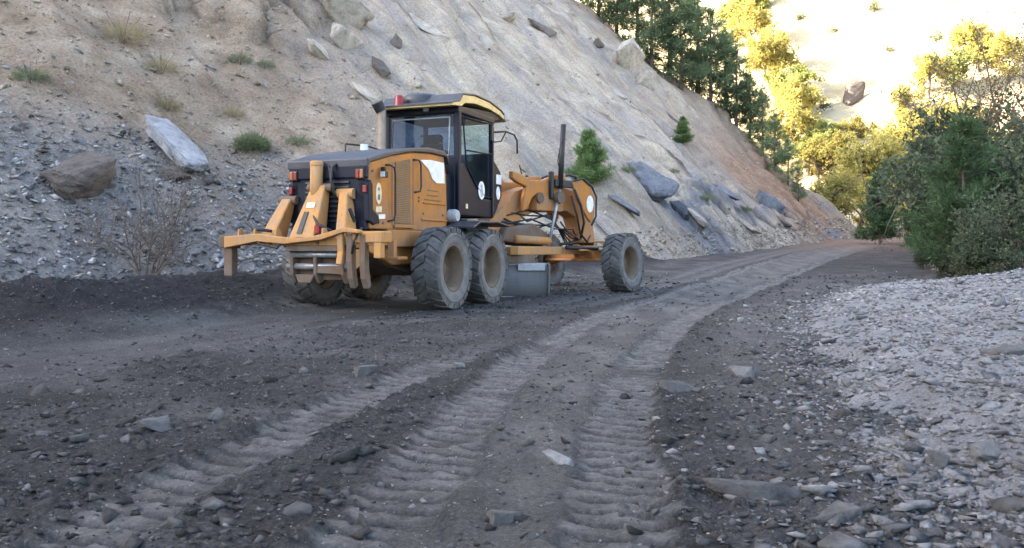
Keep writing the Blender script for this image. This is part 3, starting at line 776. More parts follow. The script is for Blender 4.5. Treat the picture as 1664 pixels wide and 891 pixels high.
# inside: seat, column, wheel, console
m = MB(); m.box((1.25, -.05, 2.22), (.50, .50, .14)); m.box((1.02, -.05, 2.62), (.13, .48, .80), (0, R(-8), 0)); m.box((.98, -.05, 3.10), (.10, .28, .20)); m.box((1.25, -.05, 1.95), (.3, .3, .42)); m.build('seat', 'seat_cloth', GR, .05)
m = MB(); m.tube([(1.95, -.05, 1.75), (1.75, -.05, 2.55)], .04, 8); m.lathe([(.19, -.015), (.205, .0), (.19, .015), (.175, 0), (.19, -.015)], 24, (0, 0, 0), 'z')
sw = m.build('steering_column', 'seat_cloth', GR)
for v in sw.data.vertices[16 + 0:]:
    v.co = Matrix.Translation((1.74, -.05, 2.58)) @ Matrix.Rotation(R(-25), 4, 'Y') @ v.co
m = MB(); m.box((1.9, .5, 2.2), (.4, .25, .9)); m.box((.80, .30, 2.72), (.16, .62, .10)); m.box((.80, .42, 2.86), (.10, .12, .20)); m.box((.8, .28, 2.84), (.1, .07, .26)); m.each('console', 'trim_grey', GR, .02)
# nose in front of the cab, mirror arm, step, tank
m = MB(); m.prism([(2.29, 1.62), (2.29, 2.95), (2.50, 2.90), (2.95, 2.62), (3.0, 2.52), (3.02, 2.10), (2.75, 1.80), (2.55, 1.62)], -.66, .66); m.build('cab_nose', 'navy_paint', GR, .02)
m = MB(); m.box((2.83, -.667, 2.45), (.26, .01, .20)); m.build('decal', 'sticker_white', GR)
m = MB(); m.prism(oval(2.80, 2.16, .10, .14), -.662, -.672); m.build('decal', 'sticker_white', GR)
m = MB(); m.tube([(2.2, -.84, 3.36), (2.6, -.92, 3.42), (3.0, -.95, 3.40), (3.14, -.96, 3.30), (3.16, -.96, 3.02)], .02, 8); m.tube([(2.2, -.84, 3.16), (2.45, -.88, 3.20), (2.62, -.92, 3.41)], .015, 6); m.build('mirror_arm', 'black_rubber', GR, 0, True)
m = MB(); m.tube([(2.2, .84, 3.36), (2.6, .92, 3.42), (3.0, .95, 3.40), (3.14, .96, 3.30), (3.16, .96, 3.02)], .02, 8); m.build('mirror_arm', 'black_rubber', GR, 0, True)
m = MB(); m.box((.48, 0, 1.90), (.30, 1.30, .95)); m.build('bulkhead', 'navy_paint', GR, .02)
m = MB(); m.box((1.3, -.72, 1.42), (1.0, .34, .26)); m.build('step_box', 'dark_hood', GR, .03)
m = MB(); m.prism([(.2, 1.40), (.5, 1.50), (1.3, 1.52), (1.9, 1.45), (1.9, 1.42), (1.3, 1.48), (.5, 1.46), (.2, 1.36)], -1.30, -.74); m.build('fender', 'dark_hood', GR, .01)
m = MB(); m.prism([(.2, 1.40), (.5, 1.50), (1.3, 1.52), (1.9, 1.45), (1.9, 1.42), (1.3, 1.48), (.5, 1.46), (.2, 1.36)], .74, 1.30); m.build('fender', 'dark_hood', GR, .01)
m = MB(); m.lathe([(.0, -.07), (.10, -.07), (.12, -.02), (.12, .1)], 16, (.46, -.78, 1.60), 'y'); m.build('air_intake', 'trim_grey', GR)
# --- ripper at the back
m = MB()
bx = -2.95
m.box((bx, .13, 1.09), (.20, 2.86, .10)); m.build('ripper_beam', 'dusty_orange', GR, .012)
for yy in (1.25, .95, .55, -.30, -.72):
    m = MB(); m.prism([(bx - .13, 1.13), (bx + .10, 1.13), (bx - .02, 1.30), (bx - .10, 1.30)], yy - .014, yy + .014); m.build('gusset', 'dusty_orange', GR, .004)
    m = MB(); m.tube([(bx - .125, yy + .09, 1.08), (bx - .09, yy + .09, 1.08)], .03, 6); m.build('bolt', 'muddy_steel', GR)
m = MB(); m.tube([(bx - .15, 1.05, 1.22), (bx - .22, .75, 1.06), (bx - .20, .45, 1.00), (bx - .16, .30, 1.16)], .018, 6); m.build('hydraulic_hose', 'black_rubber', GR, 0, True)
m = MB(); m.tube([(bx - .10, -.98, 1.30), (bx - .20, -.90, 1.10), (bx - .18, -.86, .92)], .018, 6); m.build('hydraulic_hose', 'black_rubber', GR, 0, True)
m = MB(); m.prism([(1.42, 1.0), (1.42, 1.18), (.80, 1.22), (.40, 1.17), (0, 1.14), (-.35, 1.20), (-.75, 1.30), (-1.0, 1.26), (-1.0, 1.21), (-.75, 1.23), (-.35, 1.12), (.3, 1.06), (.8, 1.10)], bx - .24, bx - .10, 'x'); m.build('beam_plate', 'dusty_orange', GR, .012)
m = MB(); m.prism([(.30, .98), (.30, .56), (.18, .50), (-.50, .52), (-.60, .62), (-.60, .98)], bx + .12, bx + .18, 'x'); m.build('bracket_back_plate', 'muddy_steel', GR, .02)
m = MB()
for yy in (.30, -.12, -.60): m.prism([(bx - .06, 1.0), (bx + .20, 1.0), (bx + .20, .52), (bx + .06, .46), (bx - .04, .60)], yy - .03, yy + .03)
m.each('bracket_cheek', 'muddy_steel', GR, .012)
m = MB(); m.prism([(.26, .60), (.20, .47), (-.02, .47), (-.10, .60)], bx - .02, bx + .14, 'x'); m.prism([(-.62, .74), (-.60, .60), (-.10, .62), (-.10, .74)], bx - .03, bx + .10, 'x'); m.each('bracket_lip', 'muddy_steel', GR, .015)
m = MB(); m.tube([(bx + .02, .42, .72), (bx + .02, -.72, .72)], .05, 12); m.tube([(bx - .02, .30, .90), (bx - .02, -.62, .90)], .045, 12); m.each('cross_pin', 'bare_steel', GR, 0, True)
m = MB(); m.prism([(.34, 1.04), (.34, .95), (-.66, .95), (-.66, 1.04)], bx - .14, bx + .18, 'x'); m.build('bracket_rim', 'muddy_steel', GR, .012)
# centre link: sloping box arm with a dark block, then the other arms
def arm(y0, y1, pts, mat='dusty_orange', slot_shade=None, name='ripper_arm'):
    m = MB(); m.prism(pts, y0, y1); a = m.build(name, mat, GR, .02)
    if slot_shade: s_ = MB(); s_.box(*slot_shade); s_.build('slot_shade', 'ink', a)
    return a
def taper(name, bot, top, mat='dusty_orange', bev=.025):
    """a tapering box arm: bot and top are (x0, x1, y0, y1, z)"""
    m = MB(); vs = [(x, y, q[4]) for q in (bot, top) for (x, y) in ((q[0], q[2]), (q[1], q[2]), (q[1], q[3]), (q[0], q[3]))]
    m.add(vs, [(0, 3, 2, 1), (4, 5, 6, 7), (0, 1, 5, 4), (1, 2, 6, 5), (2, 3, 7, 6), (3, 0, 4, 7)]); return m.build(name, mat, GR, bev)
ca = taper('ripper_arm', (-3.00, -2.66, -.10, .36, 1.15), (-2.62, -2.46, -.05, .20, 1.98))
m = MB(); m.add([(-2.985, .13, 1.22), (-2.985, .22, 1.22), (-2.832, .185, 1.56), (-2.832, .11, 1.56), (-2.93, .13, 1.22), (-2.93, .22, 1.22), (-2.78, .185, 1.56), (-2.78, .11, 1.56)], [(0, 1, 2, 3), (7, 6, 5, 4), (0, 4, 5, 1), (1, 5, 6, 2), (2, 6, 7, 3), (3, 7, 4, 0)]); m.build('slot_shade', 'black_rubber', ca)  # raised black block painting the shade of an opening in the arm
m = MB(); m.tube([(-2.56, -.15, 1.94), (-2.56, .29, 1.94)], .065, 12); m.build('pin', 'muddy_steel', ca)
m = MB(); m.add([(-2.795, .03, 1.62), (-2.795, .18, 1.62), (-2.760, .18, 1.70), (-2.760, .03, 1.70)], [(0, 1, 2, 3)]); m.build('decal', 'sticker_cream', ca)
ra = taper('ripper_arm', (-2.92, -2.56, -.60, -.42, 1.15), (-2.56, -2.40, -.42, -.26, 1.88))
m = MB(); m.tube([(-2.49, -.50, 1.84), (-2.49, -.20, 1.84)], .085, 12); m.build('pin', 'dusty_orange', ra)
m = MB(); m.box((-2.60, -.520, 1.50), (.06, .04, .22), (R(-14), R(-20), 0)); m.build('slot_shade', 'black_rubber', ra)  # shade of the side arm's opening, made as a black block
la = taper('ripper_arm', (-2.94, -2.56, .70, .96, 1.15), (-2.58, -2.42, .62, .80, 1.78))
m = MB(); m.tube([(-2.50, .55, 1.76), (-2.50, .87, 1.76)], .07, 12); m.build('pin', 'muddy_steel', la)
m = MB(); m.tube([(-2.60, .13, 1.60), (-2.58, .13, 2.34)], .10, 18); m.build('ripper_cylinder', 'dusty_orange', GR, 0, True)
m = MB(); m.lathe([(0, 2.36), (.08, 2.36), (.105, 2.34), (.105, 2.28)], 18, (-2.58, .13, 0), 'z'); m.build('cylinder_cap', 'dusty_orange', GR, 0, True)
m = MB(); m.tube([(-2.48, -.02, 2.3), (-2.56, -.10, 2.2), (-2.58, -.13, 2.0), (-2.52, -.12, 1.85)], .020, 8); m.build('hydraulic_hose', 'black_rubber', GR, 0, True)
m = MB(); m.tube([(-2.62, .22, 1.65), (-2.80, .05, 1.52), (-2.92, -.12, 1.36), (-2.90, -.35, 1.26)], .022, 8); m.tube([(-2.7, 1.25, 1.62), (-2.95, 1.18, 1.42), (-3.02, 1.0, 1.30), (-2.95, .7, 1.26)], .024, 8); m.each('hydraulic_hose', 'black_rubber', GR, 0, True)
m = MB(); m.tube([(-2.92, -.12, 1.22), (-2.92, -.12, 1.34)], .05, 10); m.build('pin_cap', 'lens_red', GR)
# right-hand shank carrier and shanks
m = MB(); m.box((bx, -1.08, 1.16), (.30, .52, .17)); m.build('shank_carrier', 'dusty_orange', GR, .02)
def shank(y, z0=1.2, k=1.0):
    m = MB(); m.prism([(bx - .16, z0), (bx - .05, z0), (bx - .04, .70), (bx + .02, .45), (bx - .05, .40), (bx - .13, .55), (bx - .17, .80)], y - .05, y + .05); m.build('shank', 'muddy_steel', GR, .012)
shank(-.80); shank(-1.02)
m = MB(); m.prism([(bx - .20, 1.24), (bx - .12, 1.26), (bx - .10, .95), (bx - .16, .74), (bx - .22, .76), (bx - .17, .95)], -.70, -.60); m.build('shank', 'dusty_orange', GR, .015)
m = MB(); m.prism([(bx - .10, 1.06), (bx + .04, 1.06), (bx + .04, .60), (bx - .10, .56)], 1.38, 1.54); m.build('shank', 'muddy_steel', GR, .012)
m = MB(); m.box((bx, 1.50, 1.10), (.26, .22, .20)); m.build('shank_carrier', 'muddy_steel', GR, .02)
m = MB(); m.prism([(bx - .14, 1.14), (bx - .02, 1.14), (bx - .02, .85), (bx - .14, .85)], -1.32, -1.20); m.prism([(-2.8, .56), (-2.35, .80), (-2.35, .98), (-2.95, .98)], -.60, -.50); m.each('carrier_plate', 'dusty_orange', GR, .015)
m = MB(); m.box((-2.55, -.45, 1.08), (.7, .14, .16)); m.box((-2.55, .45, 1.08), (.7, .14, .16)); m.each('tow_bar', 'orange_frame', GR, .02)
m = MB(); m.box((-1.82, -.78, .97), (.10, .12, .30)); m.box((-1.80, -.86, .84), (.30, .22, .05)); m.build('boarding_step', 'orange_frame', GR, .01)

# --- front half (turned at the articulation joint)
m = MB(FT); m.tube([(0, 0, .75), (0, 0, 1.60)], .20, 16); m.build('articulation_joint', 'muddy_steel', GR)
m = MB(FT); m.prism([(-.15, .95), (-.15, 1.45), (.9, 1.55), (1.5, 1.95), (1.8, 2.25), (2.3, 2.38), (3.6, 2.42), (4.3, 2.32), (4.7, 2.0), (4.85, 1.2), (4.78, .92), (4.32, .92), (4.25, 1.35), (4.05, 1.75), (3.7, 1.88), (2.6, 1.86), (2.1, 1.70), (1.5, 1.25), (.8, .98)], -.20, .20); m.build('main_frame', 'orange_frame', GR, .02)
m = MB(FT)
for sy in (-1, 1):
    m.prism([(1.45, 2.66), (1.75, 2.62), (2.05, 2.50), (2.5, 2.52), (3.0, 2.68), (3.35, 2.72), (3.38, 2.58), (3.1, 2.38), (3.1, 2.05), (2.3, 1.95), (2.3, 2.2), (2.12, 2.10), (1.96, 1.86), (1.80, 1.80), (1.84, 2.1), (1.92, 2.34), (1.62, 2.42), (1.45, 2.5)], sy * .30, sy * .42)
m.each('lift_bracket', 'orange_paint', GR, .03)
m = MB(FT); m.box((2.75, 0, 2.0), (.95, .86, .32)); m.build('saddle', 'orange_frame', GR, .02)
for sy in (-1, 1):
    m = MB(FT); m.tube([(3.0, sy * .52, 2.35), (3.12, sy * .53, 3.82 if sy < 0 else 2.7)], .062, 12); c = m.build('lift_cylinder', 'black_rubber', GR, 0, True)
    m = MB(FT); m.tube([(2.55, sy * .52, .95), (3.0, sy * .52, 2.40)], .035, 10); m.build('cylinder_rod', 'bare_steel', c, 0, True)
    m = MB(FT); m.tube([(3.08, sy * .55, 3.55 if sy < 0 else 2.8), (2.93, sy * .56, 3.25 if sy < 0 else 2.85), (2.86, sy * .56, 2.95), (2.98, sy * .56, 2.66)], .014, 6); m.build('hose', 'black_rubber', c, 0, True)
    m = MB(FT); m.tube([(2.95, sy * .50, 2.15), (2.95, sy * .60, 2.15)], .14, 16); m.tube([(2.35, sy * .43, 2.12), (2.35, sy * .48, 2.12)], .12, 16); m.each('trunnion', 'muddy_steel', GR)
    m = MB(FT); m.box((2.75, sy * .46, 2.42), (.10, .10, .62)); m.box((3.2, sy * .47, 2.48), (.75, .12, .17)); m.each('valve_block', 'black_rubber', GR, .02)
    m = MB(FT); m.prism([(3.42, 2.52), (3.80, 2.60), (4.15, 2.45), (4.34, 2.22), (4.32, 1.78), (4.18, 1.60), (4.02, 1.72), (3.62, 2.14)], sy * .50, sy * .56); sh = m.build('front_shield', 'orange_paint', GR, .02)
    m = MB(FT); m.tube([(3.50, sy * .57, 2.56), (3.82, sy * .57, 2.63), (4.18, sy * .57, 2.48), (4.38, sy * .57, 2.22), (4.36, sy * .57, 1.76), (4.18, sy * .57, 1.55)], .024, 8); m.build('shield_edge', 'black_rubber', sh, 0, True)
    m = MB(FT); m.prism(oval(4.12, 2.05, .14, .20), sy * .562, sy * .570); m.build('emblem', 'sticker_white', sh)
m = MB(FT); m.box((3.6, 0, 2.55), (.5, .5, .22)); m.build('front_tank', 'trim_grey', GR, .04)
m = MB(FT); m.tube([(3.4, -.3, 2.66), (3.6, -.32, 2.72), (3.9, -.30, 2.70), (4.0, -.3, 2.55)], .03, 8); m.tube([(3.4, .3, 2.66), (3.6, .32, 2.72), (3.9, .30, 2.70), (4.0, .3, 2.55)], .03, 8); m.each('guard_rail', 'black_rubber', GR, 0, True)
m = MB(FT)
for k in range(6):
    y = -.26 + k * .02; z = 1.75 + .07 * k
    m.tube([(1.2 + .1 * k, y, z - .25), (2.2, y - .05, z - .1 - .2 * (k % 3)), (3.1, y - .02, z - .3), (3.7, y - .1, 1.45 - .1 * k), (4.2, y, 1.05 + .06 * k)], .020, 6)
m.tube([(3.3, -.62, 2.2), (3.55, -.60, 1.75), (3.75, -.55, 1.35), (4.1, -.5, 1.15), (4.3, -.45, 1.3)], .026, 6)
m.tube([(2.9, -.60, 1.6), (3.2, -.62, 1.35), (3.7, -.60, 1.2)], .02, 6)
m.tube([(3.45, -.60, 2.35), (3.62, -.66, 2.0), (3.80, -.62, 1.6), (3.82, -.5, 1.2)], .03, 6)
m.each('hydraulic_hose', 'black_rubber', GR, 0, True)
# drawbar, circle and blade
m = MB(FT)
for sy in (-1, 1):
    m.prism([(1.0, sy * .72), (1.1, sy * .86), (4.6, sy * .14), (4.6, sy * .02)], .86, 1.04, 'z')
m.box((1.4, 0, .95), (.7, 1.5, .14)); m.build('drawbar', 'dusty_orange', GR, .015)
m = MB(FT); m.lathe([(.62, .70), (.62, .86), (.80, .86), (.80, .70), (.62, .70)], 40, (1.45, 0, 0), 'z'); m.build('turn_circle', 'muddy_steel', GR)
m = MB(FT); m.box((4.45, -.35, 1.16), (.9, .30, .05)); m.box((4.3, -.45, 1.04), (1.3, .06, .05)); m.box((4.3, -.62, .96), (1.4, .06, .04)); m.each('axle_link', 'dusty_orange', GR, .008)
m = MB(FT); m.tube([(3.2, -.55, 1.02), (4.3, -.65, 1.0)], .05, 10); m.tube([(3.3, -.30, 1.10), (4.5, -.30, 1.16)], .035, 8); m.each('side_cylinder', 'black_rubber', GR, 0, True)
m = MB(FT); m.prism([(1.1, 1.15), (1.3, 1.45), (2.2, 1.55), (2.7, 1.35), (2.8, 1.15), (2.5, 1.05)], -.42, .42); m.build('circle_motor', 'muddy_steel', GR, .06)
m = MB(FT); m.tube([(1.5, -.45, 1.20), (2.6, -.50, 1.16)], .09, 12); m.build('tilt_cylinder', 'dusty_orange', GR, 0, True)
BT = FT @ Matrix.Translation((.95, -.25, -.06)) @ Matrix.Rotation(R(-47), 4, 'Z')
m = MB(BT)
ang = np.linspace(-52, 52, 12)
prof = [(.26 - .30 * math.cos(R(a)) - .10, .40 + .42 * math.sin(R(a)) / math.sin(R(52)) * .82) for a in ang]
outer = [(y, z) for y, z in prof]; inner = [(y + .035, z) for y, z in prof[::-1]]
pl = outer + inner
m.prism([(y, z) for y, z in pl], -1.62, 1.18, 'x'); mb = m.build('moldboard', 'worn_steel', GR, .005)
m = MB(BT); m.prism([(-.30, .72), (.02, .76), (.06, .70), (.04, .06), (-.10, .02), (-.18, .12), (-.26, .42)], 1.18, 1.22, 'x'); m.build('end_bit', 'worn_steel', mb, .006)
m = MB(BT); m.box((-.22, .0, .72), (2.78, .10, .06)); m.box((.84, -.10, .66), (.58, .12, .14)); m.build('blade_rail', 'bare_steel', mb, .008)
m = MB(BT); m.box((-.24, -.09, .46), (2.7, .05, .05)); m.box((-.24, -.085, .28), (2.7, .04, .04)); m.each('blade_stiffener', 'worn_steel', mb, .006)
m = MB(BT); m.box((-.22, .02, .06), (2.78, .05, .13)); m.build('cutting_edge', 'bare_steel', mb, .006)
m = MB(FT)
for sy in (-1, 1): m.prism([(.75, .80), (1.0, .86), (1.0, .30), (.8, .30)], sy * .55 - .05, sy * .55 + .05)
m.each('blade_arm', 'muddy_steel', GR, .015)
# front axle
m = MB(FT); m.prism([(-1.0, .60), (-1.0, .84), (-.4, .98), (.4, .98), (1.0, .84), (1.0, .60), (.4, .74), (-.4, .74)], 4.46, 4.74, 'x'); m.tube([(4.35, -.95, .72), (4.35, .95, .72)], .035, 8); m.build('front_axle', 'orange_frame', GR, .02)
for sy in (-1, 1):
    m = MB(FT); m.box((4.6, sy * .98, .70), (.22, .16, .36)); m.build('steering_knuckle', 'muddy_steel', GR, .02)
# make the whole machine sit a little into the loose soil
GR.location.z = .0

# ------------------------------------------------------------------ the operator
def person():
    V = []; E = []; Rd = []
    def p(co, r, par=None):
        V.append(Vector(co)); Rd.append(r if hasattr(r, '__len__') else (r, r))
        if par is not None: E.append((par, len(V) - 1))
        return len(V) - 1
    pel = p((0, 0, .12), (.15, .12)); wa = p((-.02, 0, .28), (.135, .11), pel); ch = p((-.01, 0, .48), (.16, .12), wa); sh = p((.0, 0, .60), (.10, .085), ch)
    nk = p((.01, 0, .69), .052, sh)
    for sy in (-1, 1):
        a = p((0, sy * .17, .57), .062, sh); b = p((.06, sy * .24, .34), .047, a); c = p((.28, sy * .17, .36), .036, b); d = p((.36, sy * .14, .40), (.030, .022), c)
        for k, (dy, dz, ln) in enumerate(((.030, .02, .06), (.018, .03, .075), (0, .034, .082), (-.018, .030, .075))):
            e = p((.40, sy * .14 + dy, .41 + dz * .5), .0095, d); p((.40 + ln * .55, sy * .14 + dy, .41 + dz * .2), .0085, e)
        t = p((.37, sy * .11, .42), .0105, d); p((.40, sy * .095, .43), .009, t)
        h = p((.02, sy * .10, .06), .088, pel); k = p((.42, sy * .13, .10), .062, h); f = p((.50, sy * .13, -.30), .042, k); p((.60, sy * .13, -.34), (.04, .03), f)
    me = bpy.data.meshes.new('person'); me.from_pydata([tuple(v) for v in V], E, [])
    o = link('person', me)
    sk = o.modifiers.new('skin', 'SKIN'); sk.use_smooth_shade = True
    for i, s in enumerate(me.skin_vertices[0].data): s.radius = Rd[i]; s.use_root = (i == 0)
    sb = o.modifiers.new('sub', 'SUBSURF'); sb.levels = 1; sb.render_levels = 1
    me.materials.append(MATS['shirt_cloth'])
    m = MB()   # head with brow, nose, chin, ears
    bm = bmesh.new(); bmesh.ops.create_icosphere(bm, subdivisions=3, radius=1)
    for v in bm.verts:
        x, y, z = v.co
        w = .075 * (1 - .12 * max(0, -z)); X = x * .095; Y = y * w; Z = z * .118
        if x > .5: X -= .008; Y *= .95
        X += .028 * math.exp(-((y / .16) ** 2 + ((z + .05) / .22) ** 2)) * (x > 0)
        X -= .012 * math.exp(-(((abs(y) - .38) / .16) ** 2 + ((z - .10) / .14) ** 2)) * (x > 0)
        X += .010 * math.exp(-((y / .3) ** 2 + ((z + .75) / .2) ** 2)) * (x > 0)
        X -= .006 * math.exp(-((y / .3) ** 2 + ((z + .48) / .06) ** 2)) * (x > 0)
        Y += math.copysign(.018, y) * math.exp(-(((x + .05) / .16) ** 2 + (z / .25) ** 2)) * (abs(y) > .75)
        v.co = Vector((X + .03, Y, Z + .815))
    hm = bpy.data.meshes.new('head'); bm.to_mesh(hm)
    for v in bm.verts:
        pass
    bm.free(); hm.materials.append(MATS['skin']); hm.polygons.foreach_set('use_smooth', np.ones(len(hm.polygons), bool))
    link('head', hm, o)
    bm = bmesh.new(); bmesh.ops.create_icosphere(bm, subdivisions=3, radius=1)
    bmesh.ops.delete(bm, geom=[v for v in bm.verts if v.co.z < .05 and v.co.x > -.15 or v.co.z < -.45 or (v.co.x > .55 and v.co.z < .5)], context='VERTS')
    for v in bm.verts: v.co = Vector((v.co.x * .102 + .024, v.co.y * .083, v.co.z * .126 + .818))
    hh = bpy.data.meshes.new('hair'); bm.to_mesh(hh); bm.free(); hh.materials.append(MATS['hair']); hh.polygons.foreach_set('use_smooth', np.ones(len(hh.polygons), bool))
    link('hair', hh, o)
    tag(o, 'person in dark clothing sitting at the controls inside the grader cab', 'person')
    return o
op = person()
op.matrix_world = Matrix.Translation((-1.96, 15.79, 0)) @ Matrix.Rotation(R(68), 4, 'Z') @ Matrix.Translation((1.27, -.05, 2.30))

# ------------------------------------------------------------------ stones
def ico(sub):
    bm = bmesh.new(); bmesh.ops.create_icosphere(bm, subdivisions=sub, radius=1.0)
    bm.verts.ensure_lookup_table()
    V = np.array([v.co[:] for v in bm.verts]); Fc = np.array([[v.index for v in f.verts] for f in bm.faces]); bm.free()
    return V, Fc
ICO = {k: ico(k) for k in (1, 2, 3, 4)}
def hull(seed, npt):
    r_ = np.random.default_rng(seed); P = r_.uniform(-1, 1, (npt, 3)); P /= np.maximum(np.abs(P).max(1), .01)[:, None] ** .75
    bm = bmesh.new()
    for p in P: bm.verts.new(p)
    g = bmesh.ops.convex_hull(bm, input=bm.verts, use_existing_faces=False)
    bmesh.ops.delete(bm, geom=[v for v in bm.verts if not v.link_faces], context='VERTS')
    bmesh.ops.recalc_face_normals(bm, faces=bm.faces)
    return bm
def rock_shape(sub, seed, npl=11, flat=(1, .8, .6), rough=.0):
    """a broken block with flat faces and sharp edges; big ones are chipped"""
    bm = hull(seed, npl)
    if sub > 1:
        bmesh.ops.bevel(bm, geom=list(bm.edges), offset=.05, segments=1, affect='EDGES')
        bmesh.ops.triangulate(bm, faces=bm.faces)
        for _ in range(sub - 1): bmesh.ops.subdivide_edges(bm, edges=list(bm.edges), cuts=1, use_grid_fill=True)
        bmesh.ops.triangulate(bm, faces=bm.faces)
    bm.verts.ensure_lookup_table()
    P = np.array([v.co[:] for v in bm.verts]); Fc = np.array([[v.index for v in f.verts] for f in bm.faces]); bm.free()
    if rough:
        st = np.floor((P[:, 2] * 1.0 + P[:, 0] * .5) * 5 + fbm(P[:, 0] * 2, P[:, 1] * 2, seed, 2)) % 2
        P = P * (1 + rough * fbm(P[:, 0] * 2.6 + P[:, 2] * 1.7 + seed, P[:, 1] * 2.6 - P[:, 2] * 1.3, seed, 4) + .03 * st + .6 * rough * billow(P[:, 0] * 7 + P[:, 2] * 5, P[:, 1] * 7 - P[:, 2] * 4, seed + 3, 3))[:, None]
    return P * np.array(flat) * .85, Fc
def rotm(r_, tilt=.5):
    e = Euler((r_.uniform(-tilt, tilt), r_.uniform(-tilt, tilt), r_.uniform(0, 6.283)))
    return np.array(e.to_matrix())
def mass(name, pos, size, mat, parent, seed, sub=1, tilt=.45, flatz=(.22, .6), npl=9):
    """thousands of small stones as real geometry in one part"""
    r_ = np.random.default_rng(seed); shapes = [rock_shape(sub, seed + i, npl, (1, r_.uniform(.6, .95), r_.uniform(*flatz))) for i in range(16)]
    rots = [rotm(r_, tilt) for _ in range(60)]
    Vs = []; Fs = []; k = 0
    for p, s in zip(pos, size):
        V, Fc = shapes[r_.integers(16)]; W = (V @ rots[r_.integers(60)].T) * s + p
        Vs.append(W); Fs.append(Fc + k); k += len(W)
    me = meshdata(name, np.concatenate(Vs), np.concatenate(Fs), mat)
    o = link(name, me, parent); o['kind'] = 'stuff'
    return o
# small mass: a 12-vertex stone
bm = bmesh.new(); bmesh.ops.create_icosphere(bm, subdivisions=1, radius=1.0); bm.verts.ensure_lookup_table()
ICO[0] = (np.array([v.co[:] for v in bm.verts]), np.array([[v.index for v in f.verts] for f in bm.faces])); bm.free()
def fan_pts(n, y0, y1, u0, u1, seed):
    r_ = np.random.default_rng(seed)
    y = np.exp(r_.uniform(math.log(y0), math.log(y1), n)); x = r_.uniform(u0, u1, n) * (y + 1.0)
    return x, y, r_
def spread(fn, x, y, s, sink=.25):
    z = fn(x, y); z = z[0] if isinstance(z, tuple) else z
    return np.stack([x, y, z + s * (.5 - sink) * .6], -1)
STONES = [None] * 10
def stone_mesh(mat):
    key = mat
    if key not in stone_mesh.c:
        stone_mesh.c[key] = [meshdata('stone', *rock_shape(1, 900 + i * 7, 10, (1, .55 + .05 * i, .28 + .03 * i)), mat) for i in range(9)]
    return stone_mesh.c[key]
stone_mesh.c = {}
def stones(parent, fn, x, y, s, mat, r_, tilt=.5, name='stone', sink=.45):
    P = spread(fn, x, y, s, sink)
    ms = stone_mesh(mat)
    for p, sz in zip(P, s):
        link(name, ms[r_.integers(len(ms))], parent, p, (r_.uniform(-tilt, tilt), r_.uniform(-tilt, tilt), r_.uniform(0, 6.28)), (sz, sz, sz))

# gravel bank
def bank_ok(x, y): return x - np.interp(y, BANK[0], BANK[1]) + .28 * fbm(x * .8, y * .8, 101, 4) + .45 * fbm(x * 1.7, y * 1.1, 105, 4)
x, y, r_ = fan_pts(26000, 1.9, 21, .14, .70, 11)
e = bank_ok(x, y); keep = (e > r_.uniform(-.12, .35, len(x))) | ((e > -.9) & (r_.uniform(0, 1, len(x)) < .06)); x, y = x[keep], y[keep]
s = np.maximum(r_.lognormal(math.log(.014), .6, len(x)), .0029 * y * r_.uniform(.7, 1.4, len(x))); s = np.minimum(s, .08)
mass('gravel', np.maximum(spread(bank_fields, x, y, s), spread(road_fields, x, y, s)), s, 'gravel_stone', bank, 21, 1, .4, (.2, .5))
x, y, r_ = fan_pts(620, 2.3, 20, .14, .72, 12)
e = bank_ok(x, y); keep = e > .05; x, y = x[keep][:290], y[keep][:290]
s = np.clip(r_.lognormal(math.log(.05), .5, len(x)), .026, .17)
stones(bank, bank_fields, x, y, s, 'pale_stone', r_)
# road: loose clods everywhere off the wheel lines, and pale chips
x, y, r_ = fan_pts(26000, 1.7, 26, -.72, .62, 13)
zr, at_ = road_fields(x, y)
xb = np.interp(y, TR_B[0], TR_B[1]); xc = np.interp(y, TR_C[0], TR_C[1])
dA = np.abs(lat(TR_A, x, y)[0]); dB = np.abs(lat(TR_B, x, y)[0]); dC = np.abs(lat(TR_C, x, y)[0]); dD = np.abs(lat(TR_D, x, y)[0])
clear = (dA < .22) * (y < 8) + (dB < .24) + (dC < .24) + (dD < .95) * (y < 19) + ((x > xb) & (x < xc)) * .8
inmach = (np.abs((x + 1.96) * .375 + (y - 15.79) * .927) < 3) & (np.abs((x + 1.96) * -.927 + (y - 15.79) * .375) < 1.0)
keep = (r_.uniform(0, 1, len(x)) > clear * .80) & (bank_ok(x, y) < .5) & ~inmach & (fbm(x * .8, y * .8, 77, 3) + .25 > r_.uniform(-.3, .4, len(x)))
x, y = x[keep], y[keep]
s = np.maximum(r_.lognormal(math.log(.013), .6, len(x)), .0026 * y * r_.uniform(.6, 1.2, len(x))); s = np.minimum(s, .075)
mass('clods', spread(road_fields, x, y, s), s, 'road_stone', road, 22, 1)
x, y, r_ = fan_pts(34000, 1.7, 12, -.66, .58, 17)
keep = (bank_ok(x, y) < .6) & (fbm(x * 1.3, y * 1.3, 79, 3) > r_.uniform(-.6, .5, len(x))); x, y = x[keep], y[keep]
s = np.maximum(r_.lognormal(math.log(.0042), .45, len(x)), .0011 * y)
mass('grit', spread(road_fields, x, y, s), np.minimum(s, .016), 'road_grit', road, 24, 1, 1.0, (.4, .9), 5)
x, y, r_ = fan_pts(1500, 1.7, 30, -.70, .6, 14)
keep = bank_ok(x, y) < .3; x, y = x[keep], y[keep]
s = np.maximum(r_.lognormal(math.log(.008), .5, len(x)), .0016 * y)
mass('pale_chips', spread(road_fields, x, y, s), np.minimum(s, .045), 'gravel_stone', road, 23, 1)
x, y, r_ = fan_pts(330, 2.2, 19, -.62, .45, 15)
keep = (bank_ok(x, y) < .1) & (np.abs(lat(TR_B, x, y)[0]) > .25); x, y = x[keep][:210], y[keep][:210]
